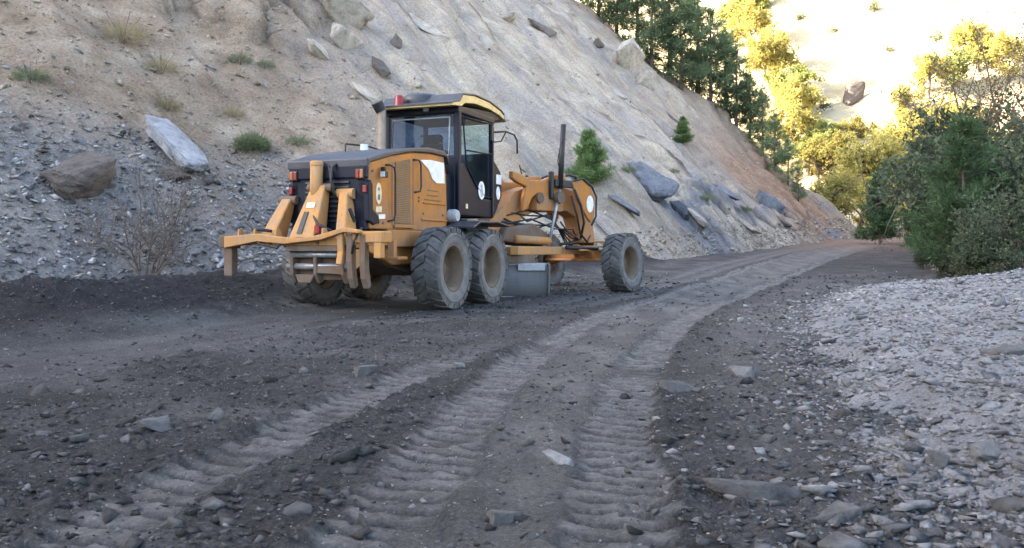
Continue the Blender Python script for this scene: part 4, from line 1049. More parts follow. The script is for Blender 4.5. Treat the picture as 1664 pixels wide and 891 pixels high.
s = np.clip(r_.lognormal(math.log(.036), .4, len(x)), .022, .10)
stones(road, road_fields, x[::2], y[::2], s[::2], 'dark_stone', r_)
stones(road, road_fields, x[1::2], y[1::2], s[1::2] * .6, 'pale_stone', r_)
x, y, r_ = fan_pts(150, 3.0, 13, -.60, -.12, 18)
keep = (np.abs(lat(TR_A, x, y)[0]) > .3) & (np.abs(lat(TR_D, x, y)[0]) > .9); x, y = x[keep][:80], y[keep][:80]
stones(road, road_fields, x, y, np.clip(r_.lognormal(math.log(.05), .35, len(x)), .03, .11), 'soil_clod', r_, .8, 'clod')
# stony edge where the gravel has slid onto the road
yy = np.random.default_rng(5).uniform(2.2, 9, 60); xx = np.interp(yy, BANK[0], BANK[1]) + np.random.default_rng(6).normal(-.05, .16, 60)
stones(road, road_fields, xx, yy, np.random.default_rng(8).uniform(.02, .06, 60), 'pale_stone', np.random.default_rng(9))

# scree and rubble on the cutting
def slope_pts(n, a0, a1, d0, d1, seed, p=1.0):
    r_ = np.random.default_rng(seed); a = r_.uniform(a0, a1, n); d = d0 + (d1 - d0) * r_.uniform(0, 1, n) ** p
    b = toe(a) + d
    return a, b, a * T2[0] + b * N2[0], a * T2[1] + b * N2[1], d, r_
a, b, x, y, d, r_ = slope_pts(26000, -8, 25, -.5, 12, 31, 1.2)
_, at_ = hill_fields(x, y); keep = at_['scree'] > r_.uniform(.1, .8, len(x)); x, y = x[keep], y[keep]
s = np.clip(r_.lognormal(math.log(.055), .5, len(x)), .03, .22)
mass('scree', spread(hill_fields, x, y, s, .1), s, 'scree_stone', hill, 41, 1, .9, (.15, .5))
a, b, x, y, d, r_ = slope_pts(9000, -8, 72, -.3, 30, 32)
_, at_ = hill_fields(x, y); keep = (at_['slab'] < r_.uniform(.1, 1.1, len(x))) | (r_.uniform(0, 1, len(x)) < .12); x, y = x[keep], y[keep]
s = np.clip(r_.lognormal(math.log(.06), .5, len(x)), .03, .28)
mass('rubble', spread(hill_fields, x, y, s, .1), s, 'tan_stone', hill, 42, 1, 1.0)
a, b, x, y, d, r_ = slope_pts(7000, -8, 26, 3, 26, 36)
s = np.clip(r_.lognormal(math.log(.055), .45, len(x)), .03, .2)
mass('loose_rubble', spread(hill_fields, x, y, s, .2), s, 'tan_stone', hill, 44, 1, .9)
a, b, x, y, d, r_ = slope_pts(3200, 14, 74, -.8, 1.6, 33)
s = np.clip(r_.lognormal(math.log(.07), .5, len(x)), .03, .25)
mass('toe_rubble', spread(hill_fields, x, y, s, .1), s, 'tan_stone', hill, 43, 1, 1.0)
a, b, x, y, d, r_ = slope_pts(170, -4, 24, .3, 10, 34)
s = np.clip(r_.lognormal(math.log(.15), .35, len(x)), .10, .36)
stones(hill, hill_fields, x, y, s, 'grey_boulder', r_, .8, 'rock')
a, b, x, y, d, r_ = slope_pts(70, 18, 70, .3, 26, 35)
s = np.clip(r_.lognormal(math.log(.17), .4, len(x)), .10, .40)
stones(hill, hill_fields, x, y, s, 'cream_boulder', r_, .6, 'rock')

# rocks that stand out, each a thing of its own: (px, py, radius m, shape seed, squash, turn, material, label, surface)
def boulder(px, py, rad, seed, sq, rot, mat, label, fn, name='rock', cat='rock', group=None, sink=.34, sub=3):
    p = hit(px, py, fn)
    me = meshdata(name, *rock_shape(sub, seed, 13, sq, .10), mat)
    o = link(name, me, None, p + Vector((0, 0, rad * sq[2] * (1 - 2 * sink) * .5)), tuple(R(v) for v in rot), (rad,) * 3)
    return tag(o, label, cat, group)
B_ = boulder
SLOPE_M = Matrix((Vector((.62, -.50, -.60)).normalized(), Vector((.625, .78, 0)), Vector((.49, -.39, .78)).normalized())).transposed()
def plate(px, py, rad, seed, sq, turn, mat, parent=None, sink=.35, npt=13):
    """a slab of bedrock lying in the plane of the slope"""
    p = hit(px, py, hill_fields); me = meshdata('slab', *rock_shape(3, seed, npt, sq, .09), mat)
    e = (SLOPE_M @ Matrix.Rotation(R(turn), 3, 'Z')).to_euler()
    return link('slab', me, parent, p + Vector((.49, -.39, .78)) * rad * sq[2] * (.5 - sink), e, (rad,) * 3)
for i, (px, py, rad, th, turn, mt) in enumerate([(690, 45, 1.5, .16, 14, 'cream_boulder'), (618, 110, 1.1, .16, -8, 'brown_boulder'), (880, 45, 1.3, .16, 18, 'brown_boulder'), (590, 150, .9, .16, 0, 'cream_boulder'), (1090, 190, 1.2, .14, 6, 'brown_boulder'),
        (1010, 335, 1.0, .22, 10, 'slate'), (1180, 312, 1.1, .22, 0, 'slate'), (1130, 355, .9, .25, 12, 'cream_boulder'), (1075, 330, 1.0, .25, -10, 'slate'), (1215, 370, 1.0, .22, 6, 'cream_boulder'), (1000, 150, 1.1, .16, 9, 'cream_boulder'), (1270, 360, .9, .22, 5, 'brown_boulder')]):
    plate(px, py, rad, 300 + i * 3, (1.0, .42 + .05 * (i % 4), th), turn, mt, hill, .50)
B_(130, 302, 1.05, 44, (1.0, .70, .62), (28, -30, 60), 'brown_boulder', 'big brown boulder with a dark undercut on the scree, lower left slope', hill_fields, 'boulder', 'boulder', sub=4, sink=.22)
B_(172, 308, .45, 9, (1, .8, .5), (0, 10, 80), 'brown_boulder', 'smaller brown rock leaning against the big undercut boulder', hill_fields)
tag(plate(286, 244, 1.65, 14, (1.0, .36, .14), 6, 'pale_slab', None, -.1, 40), 'pale blue-grey slab lying tilted on the slope', 'boulder').name = 'slab_rock'
B_(285, 295, .6, 17, (1, .7, .6), (0, 0, 10), 'brown_boulder', 'brown broken rock at the foot of the pale tilted slab', hill_fields)
B_(545, 28, 1.7, 21, (1.0, .6, .75), (15, 25, 40), 'cream_boulder', 'largest tan boulder at the top edge above the cab', hill_fields, 'boulder', 'boulder', sub=4)
B_(560, 75, 1.1, 23, (1.0, .6, .6), (10, 20, 60), 'cream_boulder', 'wedge of tan rock just below the largest tan boulder', hill_fields, 'boulder', 'boulder')
B_(525, 90, .8, 25, (1.3, .5, .5), (0, 30, 50), 'cream_boulder', 'long tan rock below the wedge rock on the upper slope', hill_fields)
B_(643, 75, .55, 27, (.7, .6, 1.0), (5, 10, 0), 'brown_boulder', 'small upright brown rock high on the slab above the cab', hill_fields)
B_(792, 72, .75, 29, (.8, .6, .8), (0, 20, 10), 'cream_boulder', 'squarish cream block perched on the smooth slab', hill_fields)
B_(818, 32, .95, 31, (1.1, .7, .5), (0, -12, 0), 'cream_boulder', 'flat cream boulder near the top edge above the smooth slab', hill_fields, 'boulder', 'boulder')
B_(975, 76, .6, 33, (1, .8, .7), (0, 0, 30), 'brown_boulder', 'dark brown rock below the wooded ridge edge', hill_fields)
B_(1015, 100, 1.9, 35, (1.0, .6, .9), (20, 30, 60), 'cream_boulder', 'rocky outcrop on the ridge edge below the pines', hill_fields, 'outcrop', 'rock outcrop', sub=4)
B_(1052, 140, 1.1, 37, (.8, .6, 1.1), (10, 25, 30), 'cream_boulder', 'narrow rock just downhill of the ridge outcrop', hill_fields)
B_(1050, 300, 1.9, 39, (1.0, .7, .5), (20, 38, -38), 'slate', 'blue-grey outcrop beside the larger small pine above the front wheel', hill_fields, 'outcrop', 'rock outcrop', sub=4, sink=.55)
B_(1100, 345, .9, 41, (1.0, .6, .5), (10, 38, -38), 'slate', 'grey rock at the toe downhill of the blue-grey outcrop', hill_fields)
B_(1250, 338, 1.3, 43, (1.0, .5, .5), (10, 38, -38), 'slate', 'dark grey rock streak in the red earth at the far toe', hill_fields)
B_(480, 836, .075, 51, (1, .7, .6), (0, 5, 10), 'dark_stone', 'smooth dark stone between the first and second tyre tracks, bottom of picture', road_fields, 'stone', 'stone')
B_(906, 762, .10, 53, (1, .45, .5), (10, 25, -35), 'pale_stone', 'pale angular stone lying in the middle of the tracks', road_fields, 'stone', 'stone')
B_(820, 850, .085, 55, (1, .7, .7), (0, 0, 40), 'dark_stone', 'grey stone at the bottom edge in the middle', road_fields, 'stone', 'stone')
B_(1210, 612, .16, 57, (1, .7, .5), (0, 0, 0), 'pale_stone', 'rounded pale stone on the road beside the gravel edge', road_fields, 'stone', 'stone')
B_(1105, 636, .16, 59, (1, .6, .4), (0, 10, 20), 'dark_stone', 'flat dark stone right of the outer tyre track', road_fields, 'stone', 'stone')
B_(1225, 808, .20, 61, (1.2, .35, .35), (0, 4, -15), 'dark_stone', 'long flat dark stone half buried near the gravel, bottom right', road_fields, 'stone', 'stone')
B_(1375, 690, .17, 63, (1, .8, .6), (0, 10, 0), 'dark_stone', 'dark grey stone at the lip of the gravel bank', bank_fields, 'stone', 'stone')
B_(1640, 578, .26, 65, (1, .7, .4), (0, -8, 20), 'dark_stone', 'dark flat block on the gravel at the right edge', bank_fields, 'stone', 'stone')
B_(1606, 752, .11, 67, (1, .7, .55), (0, 0, 10), 'pale_stone', 'big pale stone on the gravel near the right edge', bank_fields, 'stone', 'stone')
B_(1376, 782, .10, 69, (.9, .8, .8), (0, 0, 30), 'pale_stone', 'pale squarish stone at the near gravel edge', bank_fields, 'stone', 'stone')
B_(1525, 758, .075, 71, (.8, .8, .8), (0, 0, 30), 'pale_stone', 'pale upright pebble among gravel left of the big pale stone', bank_fields, 'stone', 'stone')
B_(1355, 850, .11, 73, (1, .8, .5), (0, 0, 30), 'dark_stone', 'grey stone at the bottom edge below the gravel', road_fields, 'stone', 'stone')
B_(250, 700, .10, 75, (1, .8, .6), (0, 0, 30), 'dark_stone', 'grey lump of rock left of the first tyre track', road_fields, 'stone', 'stone')
B_(745, 598, .07, 77, (1, .8, .6), (0, 0, 30), 'pale_stone', 'small white stone left of the middle track behind the grader', road_fields, 'stone', 'stone')
B_(595, 612, .11, 79, (1, .6, .6), (0, 0, 30), 'dark_stone', 'dark clod beside the fading end of the first track', road_fields, 'stone', 'stone')

# ------------------------------------------------------------------ plants
def mat_leaf(name, c0, c1, tr=.35):
    m = bpy.data.materials.new(name); m.use_nodes = True; nt = m.node_tree; nt.nodes.clear(); MATS[name] = m
    out = N(nt, 'ShaderNodeOutputMaterial'); c = ramp(nt, rndisl(nt), [(0, c0), (1, c1)])
    hs = N(nt, 'ShaderNodeHueSaturation'); nt.links.new(c, hs.inputs['Color'])
    mr = N(nt, 'ShaderNodeMapRange'); mr.inputs[3].default_value = .75; mr.inputs[4].default_value = 1.25; nt.links.new(rndobj(nt), mr.inputs[0]); nt.links.new(mr.outputs[0], hs.inputs['Value'])
    d = N(nt, 'ShaderNodeBsdfDiffuse'); t = N(nt, 'ShaderNodeBsdfTranslucent'); mx = N(nt, 'ShaderNodeMixShader'); mx.inputs[0].default_value = tr
    nt.links.new(hs.outputs[0], d.inputs[0]); nt.links.new(hs.outputs[0], t.inputs[0]); nt.links.new(d.outputs[0], mx.inputs[1]); nt.links.new(t.outputs[0], mx.inputs[2]); nt.links.new(mx.outputs[0], out.inputs['Surface'])
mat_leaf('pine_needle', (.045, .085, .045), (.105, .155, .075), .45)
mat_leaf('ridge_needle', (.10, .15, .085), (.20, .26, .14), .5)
mat_leaf('young_needle', (.10, .17, .065), (.20, .28, .12), .5)
mat_leaf('autumn_leaf', (.36, .34, .10), (.52, .45, .17), .5)
mat_leaf('green_leaf', (.26, .30, .10), (.42, .43, .17), .5)
mat_leaf('grey_leaf', (.050, .074, .045), (.12, .14, .09))
mat_leaf('dry_grass', (.24, .20, .12), (.36, .32, .19))
mat_leaf('broom_green', (.11, .15, .075), (.23, .25, .15))
mat_leaf('rust_leaf', (.12, .075, .035), (.20, .14, .07))
def mat_bark(name, c0, c1):
    m, nt, b = nodemat(name); co = objco(nt)
    nt.links.new(ramp(nt, noise(nt, stretch(nt, co, 6, 6, 1.5), 3, 6, .7), [(.3, c0), (.7, c1)]), b.inputs['Base Color']); b.inputs['Roughness'].default_value = .95
mat_bark('bark', (.07, .052, .04), (.16, .125, .10)); mat_bark('twig', (.055, .045, .042), (.11, .092, .085))
def unit(v): return v / np.maximum(np.linalg.norm(v, axis=-1, keepdims=True), 1e-6)
def blades(C, D, L, W, k, r_, sp=.8):
    """k slim leaves from each point C leaning along D"""
    C = np.repeat(C, k, 0); D = np.repeat(D, k, 0); n = len(C); L = np.repeat(np.broadcast_to(L, (n // k,)), k) * r_.uniform(.6, 1.2, n)
    d = unit(unit(D) + r_.normal(size=(n, 3)) * sp); s = unit(np.cross(d, r_.normal(size=(n, 3))))
    tip = C + d * L[:, None]; m = C + d * L[:, None] * .45
    w = W * r_.uniform(.7, 1.3, n)[:, None]
    V = np.stack([C, m + s * w, tip, m - s * w], 1).reshape(-1, 3)
    return V, np.arange(n * 4).reshape(n, 4)
def pine_data(name, seed, H=6.0, spread_=1.5, leafmat='pine_needle', open_=.0, bl=.30, nb=5, kk=8, wid=.032):
    r_ = np.random.default_rng(seed); tr = MB()
    pts = [(0, 0, -.3)] + [(.03 * H * math.sin(i * 1.3 + seed) * .2, .03 * H * math.cos(i * 1.7 + seed) * .2, H * i / 7) for i in range(1, 8)]
    tr.tube(pts, [H * .022 * (1 - i / 8.5) for i in range(8)], 6)
    C = []; D = []
    z = H * .07
    while z < H * .97:
        f = 1 - z / H; ln = spread_ * (f ** .8) * 1.0 + .06 * H * .3
        for k in range(nb):
            if r_.uniform() < open_: continue
            q = r_.uniform(0, 6.283); l2 = ln * r_.uniform(.55, 1.15); rise = r_.uniform(.05, .45) + .5 * (1 - f)
            dv = np.array([math.cos(q), math.sin(q), rise])
            p0 = np.array([0, 0, z]); tip = p0 + dv * l2
            tr.tube([tuple(p0), tuple(p0 + dv * l2 * .5 - np.array([0, 0, .03 * l2])), tuple(tip)], [.010 * H * f * .5 + .012, .012, .006], 3, False)
            m = max(3, int(l2 / (bl * .55)) + 2)
            for t in np.linspace(.25, 1.02, m):
                for _ in range(2):
                    off = r_.normal(size=3) * .16 * l2 * (1 - .5 * t); off[2] *= .5
                    C.append(p0 + dv * l2 * t + off); D.append(dv + np.array([0, 0, .5]))
        z += H * .055 * r_.uniform(.7, 1.3)
    for _ in range(5): C.append(np.array([0, 0, H * r_.uniform(.93, 1.0)])); D.append(np.array([0, 0, 1.]))
    V, Fc = blades(np.array(C), np.array(D), bl, wid, kk, r_)
    me = meshdata('crown', V, Fc, leafmat)
    return tr, me
def branchy(seed, H, spread_, levels=3, n0=5, leaf=.16, nl=9, dens=1.0, up=.6, trunk_r=.03, base_stems=1):
    """limbs and leaf points of a broad-leaved tree or bush"""
    r_ = np.random.default_rng(seed); tr = MB(); C = []; D = []
    def grow(p, d, L, r, lev):
        q = p.copy(); pts = [tuple(q)]; dd = d.copy(); n = 4
        for i in range(n):
            dd = dd + r_.normal(size=3) * .18 + np.array([0, 0, .04 * up]); dd /= np.linalg.norm(dd); q = q + dd * L / n; pts.append(tuple(q))
            if lev <= 1 and i >= 1:
                for _ in range(max(1, int(nl * dens / 3))):
                    C.append(q + r_.normal(size=3) * L * .22); D.append(dd + r_.normal(size=3) * .6)
        tr.tube(pts, [r * (1 - .6 * i / n) for i in range(n + 1)], 5 if lev > 1 else 3, False)
        if lev > 0:
            k = n0 if lev == levels else r_.integers(3, 5)
            for j in range(k):
                t = r_.uniform(.35, 1.0); i = min(n - 1, int(t * n)); b = np.array(pts[i]) + (np.array(pts[i + 1]) - np.array(pts[i])) * (t * n - i if t < 1 else 1)
                nd = dd * .6 + unit(r_.normal(size=3)) * .85 + np.array([0, 0, up * .35]); nd /= np.linalg.norm(nd)
                grow(b, nd, L * r_.uniform(.5, .75), r * .5, lev - 1)
    for sidx in range(base_stems):
        q = r_.uniform(0, 6.28); lean = 0 if base_stems == 1 else r_.uniform(.15, .75)
        d = np.array([math.cos(q) * lean, math.sin(q) * lean, 1.0]); d /= np.linalg.norm(d)
        grow(np.array([math.cos(q), math.sin(q), 0]) * (0 if base_stems == 1 else .12 * spread_ * r_.uniform()) + np.array([0, 0, -.1]), d, H * .55 * r_.uniform(.8, 1.15), H * trunk_r, levels)
    return tr, np.array(C), np.array(D), r_
def tree_data(seed, H, leafmat, leaf=.20, levels=3, dens=1.0, kk=3, wid=.06, **kw):
    tr, C, D, r_ = branchy(seed, H, H * .4, levels, dens=dens, **kw)
    V, Fc = blades(C, D, leaf, wid, kk, r_, 1.2)
    return tr, meshdata('crown', V, Fc, leafmat)
def proto(name, data, bark='bark'):
    tr, cm = data
    root = empty(name); t = tr.build('trunk', bark, root, 0, True); c = link('crown', cm, root)
    return root
PROTOS = {}
def plant(key, maker, loc, sc=1.0, rz=None, name=None, label=None, cat='tree', group=None, tilt=0, scz=None):
    if key not in PROTOS:
        PROTOS[key] = proto(name, maker()); o = PROTOS[key]
    else:
        o = copy_tree(PROTOS[key])
    o.name = name
    o.location = loc; o.rotation_euler = (tilt, 0, random.uniform(0, 6.28) if rz is None else rz); o.scale = (sc, sc, scz or sc)
    for k in ('group',):
        if k in o: del o[k]
    tag(o, label, cat, group)
    return o
def ground_at(x, y, *fns):
    zs = []
    for f in fns:
        r0 = f(np.array([x]), np.array([y])); zs.append(float((r0[0] if isinstance(r0, tuple) else r0)[0]))
    return Vector((x, y, max(zs)))
def at_px(px, Z): return (px - CX) / F_PX * Z

# pines growing over the far edge of the cutting (shaded, then sunlit behind)
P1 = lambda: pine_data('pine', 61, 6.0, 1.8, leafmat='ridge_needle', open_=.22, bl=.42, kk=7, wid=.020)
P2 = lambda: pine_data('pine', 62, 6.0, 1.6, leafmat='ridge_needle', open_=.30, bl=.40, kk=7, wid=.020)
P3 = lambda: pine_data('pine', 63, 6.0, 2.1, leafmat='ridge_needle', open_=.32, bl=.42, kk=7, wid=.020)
ridge = [  # px, py of a point on the edge, metres beyond it, height m, kind, label
    (965, 5, 5, 8.5, 'p1', 'leftmost dark pine on the ridge, its top cut off by the picture edge'),
    (1000, 30, 4, 8.0, 'p3', 'second dark pine from the top of the ridge edge'),
    (1030, 62, 5, 9.0, 'p2', 'third dark pine down the ridge edge'),
    (1058, 88, 4, 8.0, 'p1', 'dark pine on the ridge edge just above the rock outcrop'),
    (1082, 112, 6, 10.0, 'p3', 'broad dark pine rising tallest behind the rock outcrop'),
    (1108, 135, 4, 8.0, 'p2', 'dark green pine on the ridge edge right of the outcrop'),
    (1132, 152, 6, 9.5, 'p1', 'tall dark pine above the upper half of the ridge edge'),
    (1158, 170, 4, 7.5, 'p3', 'wide dark pine at the middle of the ridge edge'),
    (1180, 186, 6, 8.0, 'p2', 'dark pine just below the middle of the ridge edge'),
    (1202, 205, 4, 6.5, 'p1', 'bushy dark pine two thirds down the ridge edge'),
    (1224, 228, 5, 6.5, 'p3', 'dark pine above the lower third of the ridge edge'),
    (1246, 250, 4, 5.5, 'p2', 'dark pine in the lower third of the ridge edge'),
    (1268, 275, 3, 4.6, 'p1', 'third lowest dark pine on the ridge edge'),
    (1290, 300, 3, 3.6, 'p3', 'second lowest dark pine on the ridge edge'),
    (1308, 320, 2, 2.6, 'p2', 'short dark pine lowest on the ridge edge')]
for i, (px, py, dy, hh, kind, lab) in enumerate(ridge):
    p = hit(px - 12, py + 14, hill_fields, 30, 110)
    n = Vector((T2[0], T2[1], 0)) * dy * .45 + Vector((0, 1, 0)) * dy * .4
    g = ground_at(p.x + n.x, p.y + n.y, hill_fields)
    plant(kind, {'p1': P1, 'p2': P2, 'p3': P3}[kind], g, hh / 6.0 * 1.12, name='pine_tree', label=lab, cat='pine tree', group='pines along the ridge edge', scz=hh / 6.0)
lit = [(1195, 62, 12, 'p2'), (1218, 95, 13, 'p1'), (1243, 130, 13, 'p3'), (1262, 160, 12, 'p1'), (1225, 40, 13, 'p2'), (1278, 192, 12, 'p2'), (1290, 225, 11, 'p1'), (1300, 255, 11, 'p3'), (1318, 285, 10, 'p2'), (1330, 312, 9, 'p1')]
LT = lambda: tree_data(71, 8.0, 'autumn_leaf', .24, 3, 2.2, 6, .07, n0=9)
LT2 = lambda: tree_data(72, 8.0, 'green_leaf', .24, 3, 2.2, 6, .07, n0=9)
LT3 = lambda: tree_data(73, 7.0, 'autumn_leaf', .22, 3, 2.0, 6, .065, n0=8)
litlab = ['sunlit tree at the top edge behind the dark ridge pines', 'sunlit yellow-green tree second from the top behind the ridge', 'sunlit tree right of the tall dark ridge pines', 'sunlit yellow tree at the outer side of the ridge wood',
          'far sunlit tree rising highest against the bright hill', 'sunlit tree half way down the outer side of the ridge wood', 'sunlit bushy tree in the lower half of the ridge wood', 'sunlit tree third from the low end of the ridge wood', 'sunlit tree second from the low end of the ridge wood', 'lowest sunlit tree at the end of the ridge wood']
for (px, py, hh, kind), lab in zip(lit, litlab):
    g = hit(px, py, far_fields, 90, 300, 3000)
    plant({'p1': 'lt', 'p2': 'lt2', 'p3': 'lt3'}[kind], {'p1': LT, 'p2': LT2, 'p3': LT3}[kind], g, hh / 8.0, name='broadleaf_tree', label=lab, cat='tree', group='sunlit trees behind the ridge')
# valley-floor trees in the sun beyond the bend
val = [(1352, 92, 7.0, 'lt', 'sunlit low tree at the end of the cutting toe'), (1395, 100, 9.0, 'lt3', 'sunlit yellow tree above the small dark conical pine'), (1440, 104, 12.5, 'lt', 'tallest bright yellow tree in the valley beyond the bend'),
       (1490, 98, 11.0, 'lt2', 'bright green-yellow tree right of the tallest yellow one'), (1530, 92, 10.5, 'lt3', 'sunlit tree behind the big dark roadside pine'), (1575, 88, 12.0, 'lt', 'sunlit tree behind the bare grey trees'),
       (1340, 112, 6.0, 'lt2', 'small sunlit bush far beyond the end of the cutting'), (1420, 84, 5.0, 'lt2', 'low sunlit bush behind the small dark conical pine'), (1480, 80, 5.5, 'lt3', 'low yellow bush between the dark roadside pines'),
       (1515, 120, 16.0, 'lt', 'tall yellow tree at the top of the sunlit group near the right'), (1465, 125, 15.0, 'lt3', 'pale yellow tree at the back of the sunlit group'), (1560, 112, 15.0, 'lt2', 'sunlit green tree highest behind the grey thicket')]
for px, Z, hh, kind, lab in val:
    X = at_px(px, Z); g = ground_at(X, Z, right_fields, far_fields) if X > 25 else ground_at(X, Z, far_fields)
    g.z = min(g.z, base(Z) + 6)
    plant(kind, {'lt': LT, 'lt2': LT2, 'lt3': LT3}[kind], g, hh / 8.0, name='broadleaf_tree', label=lab, cat='tree', group='sunlit trees beyond the bend')
for px, py, hh, kind, lab in [(1345, 245, 7, 'lt2', 'sunlit shrub at the foot of the bright hill beside the ridge end'), (1365, 285, 7, 'lt', 'yellow shrub left of the tall yellow valley trees'), (1385, 235, 6, 'lt3', 'sunlit shrub under the dark gully'), (1405, 300, 7, 'lt2', 'sunlit shrub behind the conical pine'),
                              (1480, 190, 7, 'lt3', 'small sunlit tree on the bright hill above the valley group'), (1510, 160, 8, 'lt', 'sunlit yellow tree on the bright hill near the grey thicket'), (1545, 150, 9, 'lt2', 'sunlit tree on the hill just left of the bare trees'), (1590, 120, 9, 'lt', 'sunlit yellow tree behind the bare tree tops'), (1640, 130, 10, 'lt3', 'sunlit yellow tree behind the right-edge bare tree')]:
    g = hit(px, py, far_fields, 90, 300, 3000)
    plant(kind, {'lt': LT, 'lt2': LT2, 'lt3': LT3}[kind], g, hh / 8.0, name='broadleaf_tree', label=lab, cat='tree', group='sunlit trees on the far hill foot')
# right-hand roadside, in shade
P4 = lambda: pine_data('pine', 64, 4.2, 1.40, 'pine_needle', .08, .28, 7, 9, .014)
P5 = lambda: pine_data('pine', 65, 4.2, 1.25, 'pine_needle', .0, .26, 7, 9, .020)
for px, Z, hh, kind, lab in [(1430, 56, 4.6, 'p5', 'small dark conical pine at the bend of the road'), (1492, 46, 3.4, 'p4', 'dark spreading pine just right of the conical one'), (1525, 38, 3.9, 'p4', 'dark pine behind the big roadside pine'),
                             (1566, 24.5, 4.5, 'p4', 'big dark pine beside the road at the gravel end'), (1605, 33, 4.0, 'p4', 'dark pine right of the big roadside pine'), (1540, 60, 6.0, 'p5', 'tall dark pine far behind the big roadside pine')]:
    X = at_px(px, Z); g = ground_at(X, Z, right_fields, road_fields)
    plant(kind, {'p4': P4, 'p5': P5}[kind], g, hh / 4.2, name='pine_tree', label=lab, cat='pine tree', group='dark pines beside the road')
BR = lambda: tree_data(81, 7.0, 'rust_leaf', .10, 4, .6, 2, .022, n0=8, nl=4, trunk_r=.016)
BR2 = lambda: tree_data(82, 7.0, 'grey_leaf', .10, 4, .7, 2, .024, n0=8, nl=5, trunk_r=.016)
for px, Z, hh, kind, lab in [(1640, 30, 8.6, 'br', 'bare grey-brown tree at the right edge above the shrubs'), (1590, 44, 9.5, 'br2', 'thin grey tree rising behind the big roadside pine'), (1675, 36, 10.5, 'br', 'tall bare tree leaning in from the right edge'),
                             (1620, 58, 13.0, 'br2', 'tall sparse tree with a sunlit top near the upper right'), (1545, 70, 11.0, 'br', 'brown sparse tree between the sunlit trees and the dark pines'), (1660, 66, 15.0, 'br', 'rust-brown tree with a sunlit crown in the upper right corner')]:
    X = at_px(px, Z); g = ground_at(X, Z, right_fields)
    plant(kind, {'br': BR, 'br2': BR2}[kind], g, hh / 7.0, name='bare_tree', label=lab, cat='tree', group='bare trees on the right')
SH = lambda: tree_data(83, 2.6, 'grey_leaf', .10, 3, 1.4, 3, .035, n0=6, nl=8, base_stems=7, trunk_r=.012)
SH2 = lambda: tree_data(84, 2.6, 'grey_leaf', .10, 3, 1.0, 3, .032, n0=6, nl=7, base_stems=6, trunk_r=.013)
for px, Z, hh, kind, lab in [(1600, 21.5, 1.5, 'sh', 'grey-green shrub below the big roadside pine'), (1648, 22, 2.5, 'sh2', 'twiggy grey shrub at the right edge behind the gravel bank'), (1685, 25, 3.4, 'sh', 'tall grey shrub partly cut off by the right edge'),
                             (1635, 27, 3.4, 'sh2', 'second grey shrub uphill of the gravel bank'), (1545, 24, .9, 'sh', 'low dark shrub at the foot of the big pine'), (1660, 30, 5.2, 'sh2', 'tangled shrub under the bare trees'), (1622, 36, 6.4, 'sh2', 'tall grey tangle of twigs right of the big pine'), (1612, 48, 6.6, 'sh2', 'grey twiggy thicket rising behind the big pine'), (1510, 30, .9, 'sh', 'lowest shrub at the far end of the gravel bank')]:
    X = at_px(px, Z); g = ground_at(X, Z, right_fields, road_fields)
    plant(kind, {'sh': SH, 'sh2': SH2}[kind], g, hh / 2.6, name='shrub', label=lab, cat='shrub', group='grey shrubs behind the gravel bank')
# two young pines and low plants on the cutting
YP = lambda: pine_data('pine', 66, 2.2, .80, 'young_needle', .0, .26, 6, 10, .014)
for px, py, hh, lab in [(958, 305, 2.45, 'larger young green pine on the cutting behind the front of the grader'), (1110, 236, 1.75, 'small young green pine alone higher up the pale cutting')]:
    g = hit(px, py, hill_fields); plant('yp', YP, g, hh / 2.2, name='young_pine', label=lab, cat='pine tree', group='young pines on the cutting')
def tuft_data(seed, H, Wd, n, mat, wid=.012):
    r_ = np.random.default_rng(seed); tr = MB()
    for k in range(7):
        q = r_.uniform(0, 6.28); tr.tube([(0, 0, -.1), (math.cos(q) * Wd * .2, math.sin(q) * Wd * .2, H * .4), (math.cos(q) * Wd * .45, math.sin(q) * Wd * .45, H * .75)], [.012, .009, .004], 3, False)
    q = r_.uniform(0, 6.283, n); rr = np.sqrt(r_.uniform(0, 1, n)); C = np.stack([np.cos(q) * rr * Wd * .5, np.sin(q) * rr * Wd * .5, r_.uniform(0, .55, n) * H * (1.05 - rr * .6)], -1)
    D = np.stack([np.cos(q) * rr, np.sin(q) * rr, np.full(n, 1.1)], -1)
    V, Fc = blades(C, D, H * .34, wid, 5, r_, .75)
    return tr, meshdata('crown', V, Fc, mat)
TB = lambda: tuft_data(91, .9, .95, 700, 'broom_green', .006); TD = lambda: tuft_data(92, .9, .9, 190, 'dry_grass', .0035); TD2 = lambda: tuft_data(93, .8, 1.0, 240, 'broom_green', .004)
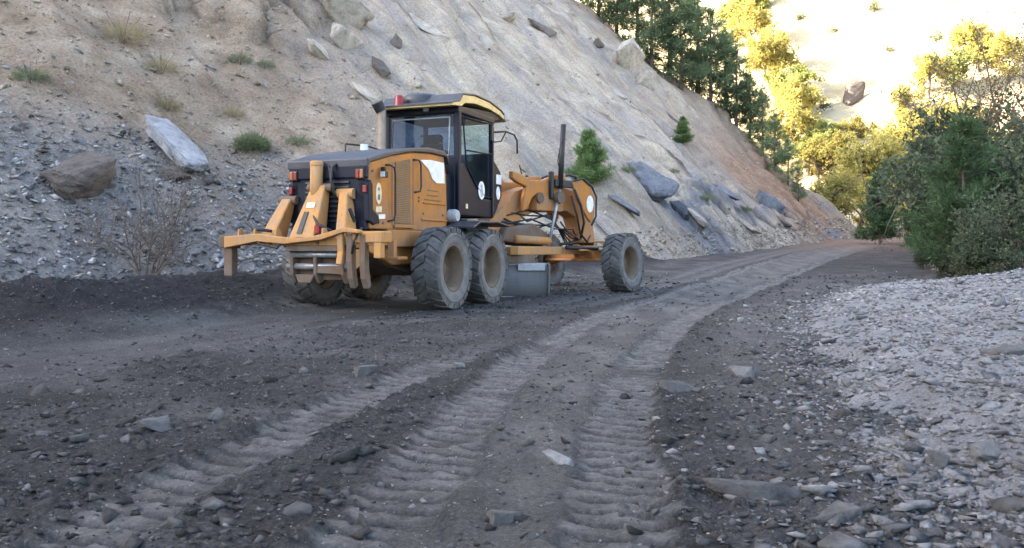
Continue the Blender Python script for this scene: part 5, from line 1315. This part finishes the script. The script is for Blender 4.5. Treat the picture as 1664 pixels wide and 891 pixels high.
for px, py, hh, kind, nm, lab in [(410, 248, 1.05, 'tb', 'broom_bush', 'round green bush on the slope left of the cab'), (390, 108, .85, 'td2', 'dry_bush', 'faint grey-green tuft high on the slope above the round bush'), (432, 112, .7, 'td2', 'dry_bush', 'low faint tuft just right of the upper grey-green tuft'),
                                  (200, 72, 1.5, 'td', 'dry_bush', 'tall dry yellow tuft near the top left'), (262, 122, 1.1, 'td', 'dry_bush', 'dry yellow tuft right of and below the tall dry tuft'), (272, 182, .9, 'td', 'dry_bush', 'dry tuft above the pale tilted slab'),
                                  (380, 192, .75, 'td', 'dry_bush', 'dry tuft directly above the round green bush'), (484, 243, .75, 'td2', 'dry_bush', 'low grey-green tuft between the round bush and the engine hood'), (50, 138, 1.0, 'td2', 'dry_bush', 'grey-green tuft at the left edge above the scree'),
                                  (1020, 282, .8, 'td2', 'dry_bush', 'low leafy plant right of the larger young pine'), (1095, 282, .6, 'td2', 'dry_bush', 'small plant beside the blue-grey outcrop'), (1150, 330, .8, 'td2', 'dry_bush', 'low green clump above the far toe of the cutting'), (1210, 345, .8, 'td2', 'dry_bush', 'low clump at the far toe next to the red earth')]:
    g = hit(px, py, hill_fields); plant(kind, {'tb': TB, 'td': TD, 'td2': TD2}[kind], g, hh, name=nm, label=lab, cat='bush', group='bushes on the cutting')
# leafless shrub at the foot of the scree
def bare_data():
    tr, C, D, r_ = branchy(95, 2.3, 1.4, 3, 5, nl=0, up=.8, trunk_r=.011, base_stems=9)
    V, Fc = blades(C[::9], D[::9], .07, .02, 1, r_, 1.0)
    return tr, meshdata('crown', V, Fc, 'rust_leaf')
g = hit(238, 452, hill_fields); plant('bare', bare_data, g, 1.35, name='bare_shrub', label='leafless twiggy shrub at the foot of the scree on the left', cat='shrub')
PROTOS['bare'].children[0].data.materials[0] = MATS['twig']
# far bushes on the sunlit hill
FB = lambda: tree_data(97, 3.0, 'broom_green', .45, 2, .5, 2, .14, n0=4, base_stems=4)
for k, (px, py, hh, lab) in enumerate([(1300, 35, 3.0, 'lone dark bush high on the bright far hill'), (1420, 20, 3.5, 'wide olive bush at the top of the bright far hill'), (1355, 55, 2.2, 'small bush near the middle top of the bright far hill'), (1445, 85, 1.8, 'tiny bush in the middle of the bright far hill'),
                                       (1340, 180, 2.5, 'bush left of the dark gully on the bright hill'), (1520, 70, 3.0, 'olive bush on the bright hill toward the right'), (1560, 60, 4.0, 'larger olive bush on the bright hill near the upper right'), (1380, 215, 3.0, 'bush just under the dark gully on the bright hill'), (1240, 12, 3.5, 'bush at the top edge beside the sunlit ridge trees'), (1610, 90, 5.0, 'bush on the bright hill at the upper right')]):
    g = hit(px, py, far_fields, 60, 420, 4000); plant('fb', FB, g, hh / 4.2, name='hill_bush', label=lab, cat='bush', group='bushes dotted over the bright far hill')
# brown block added in place of the dark gully on the sunlit hill
g = hit(1388, 166, far_fields, 90, 400, 4000)
me = meshdata('gully_block', *rock_shape(3, 88, 16, (.55, .5, 1.0), .10), 'brown_boulder')
tag(link('gully_block', me, None, g + Vector((0, 0, 1.2)), (0, R(8), .4), (2.9, 2.9, 2.9)), 'dark brown block standing in for the gully on the bright far hill', 'rock')
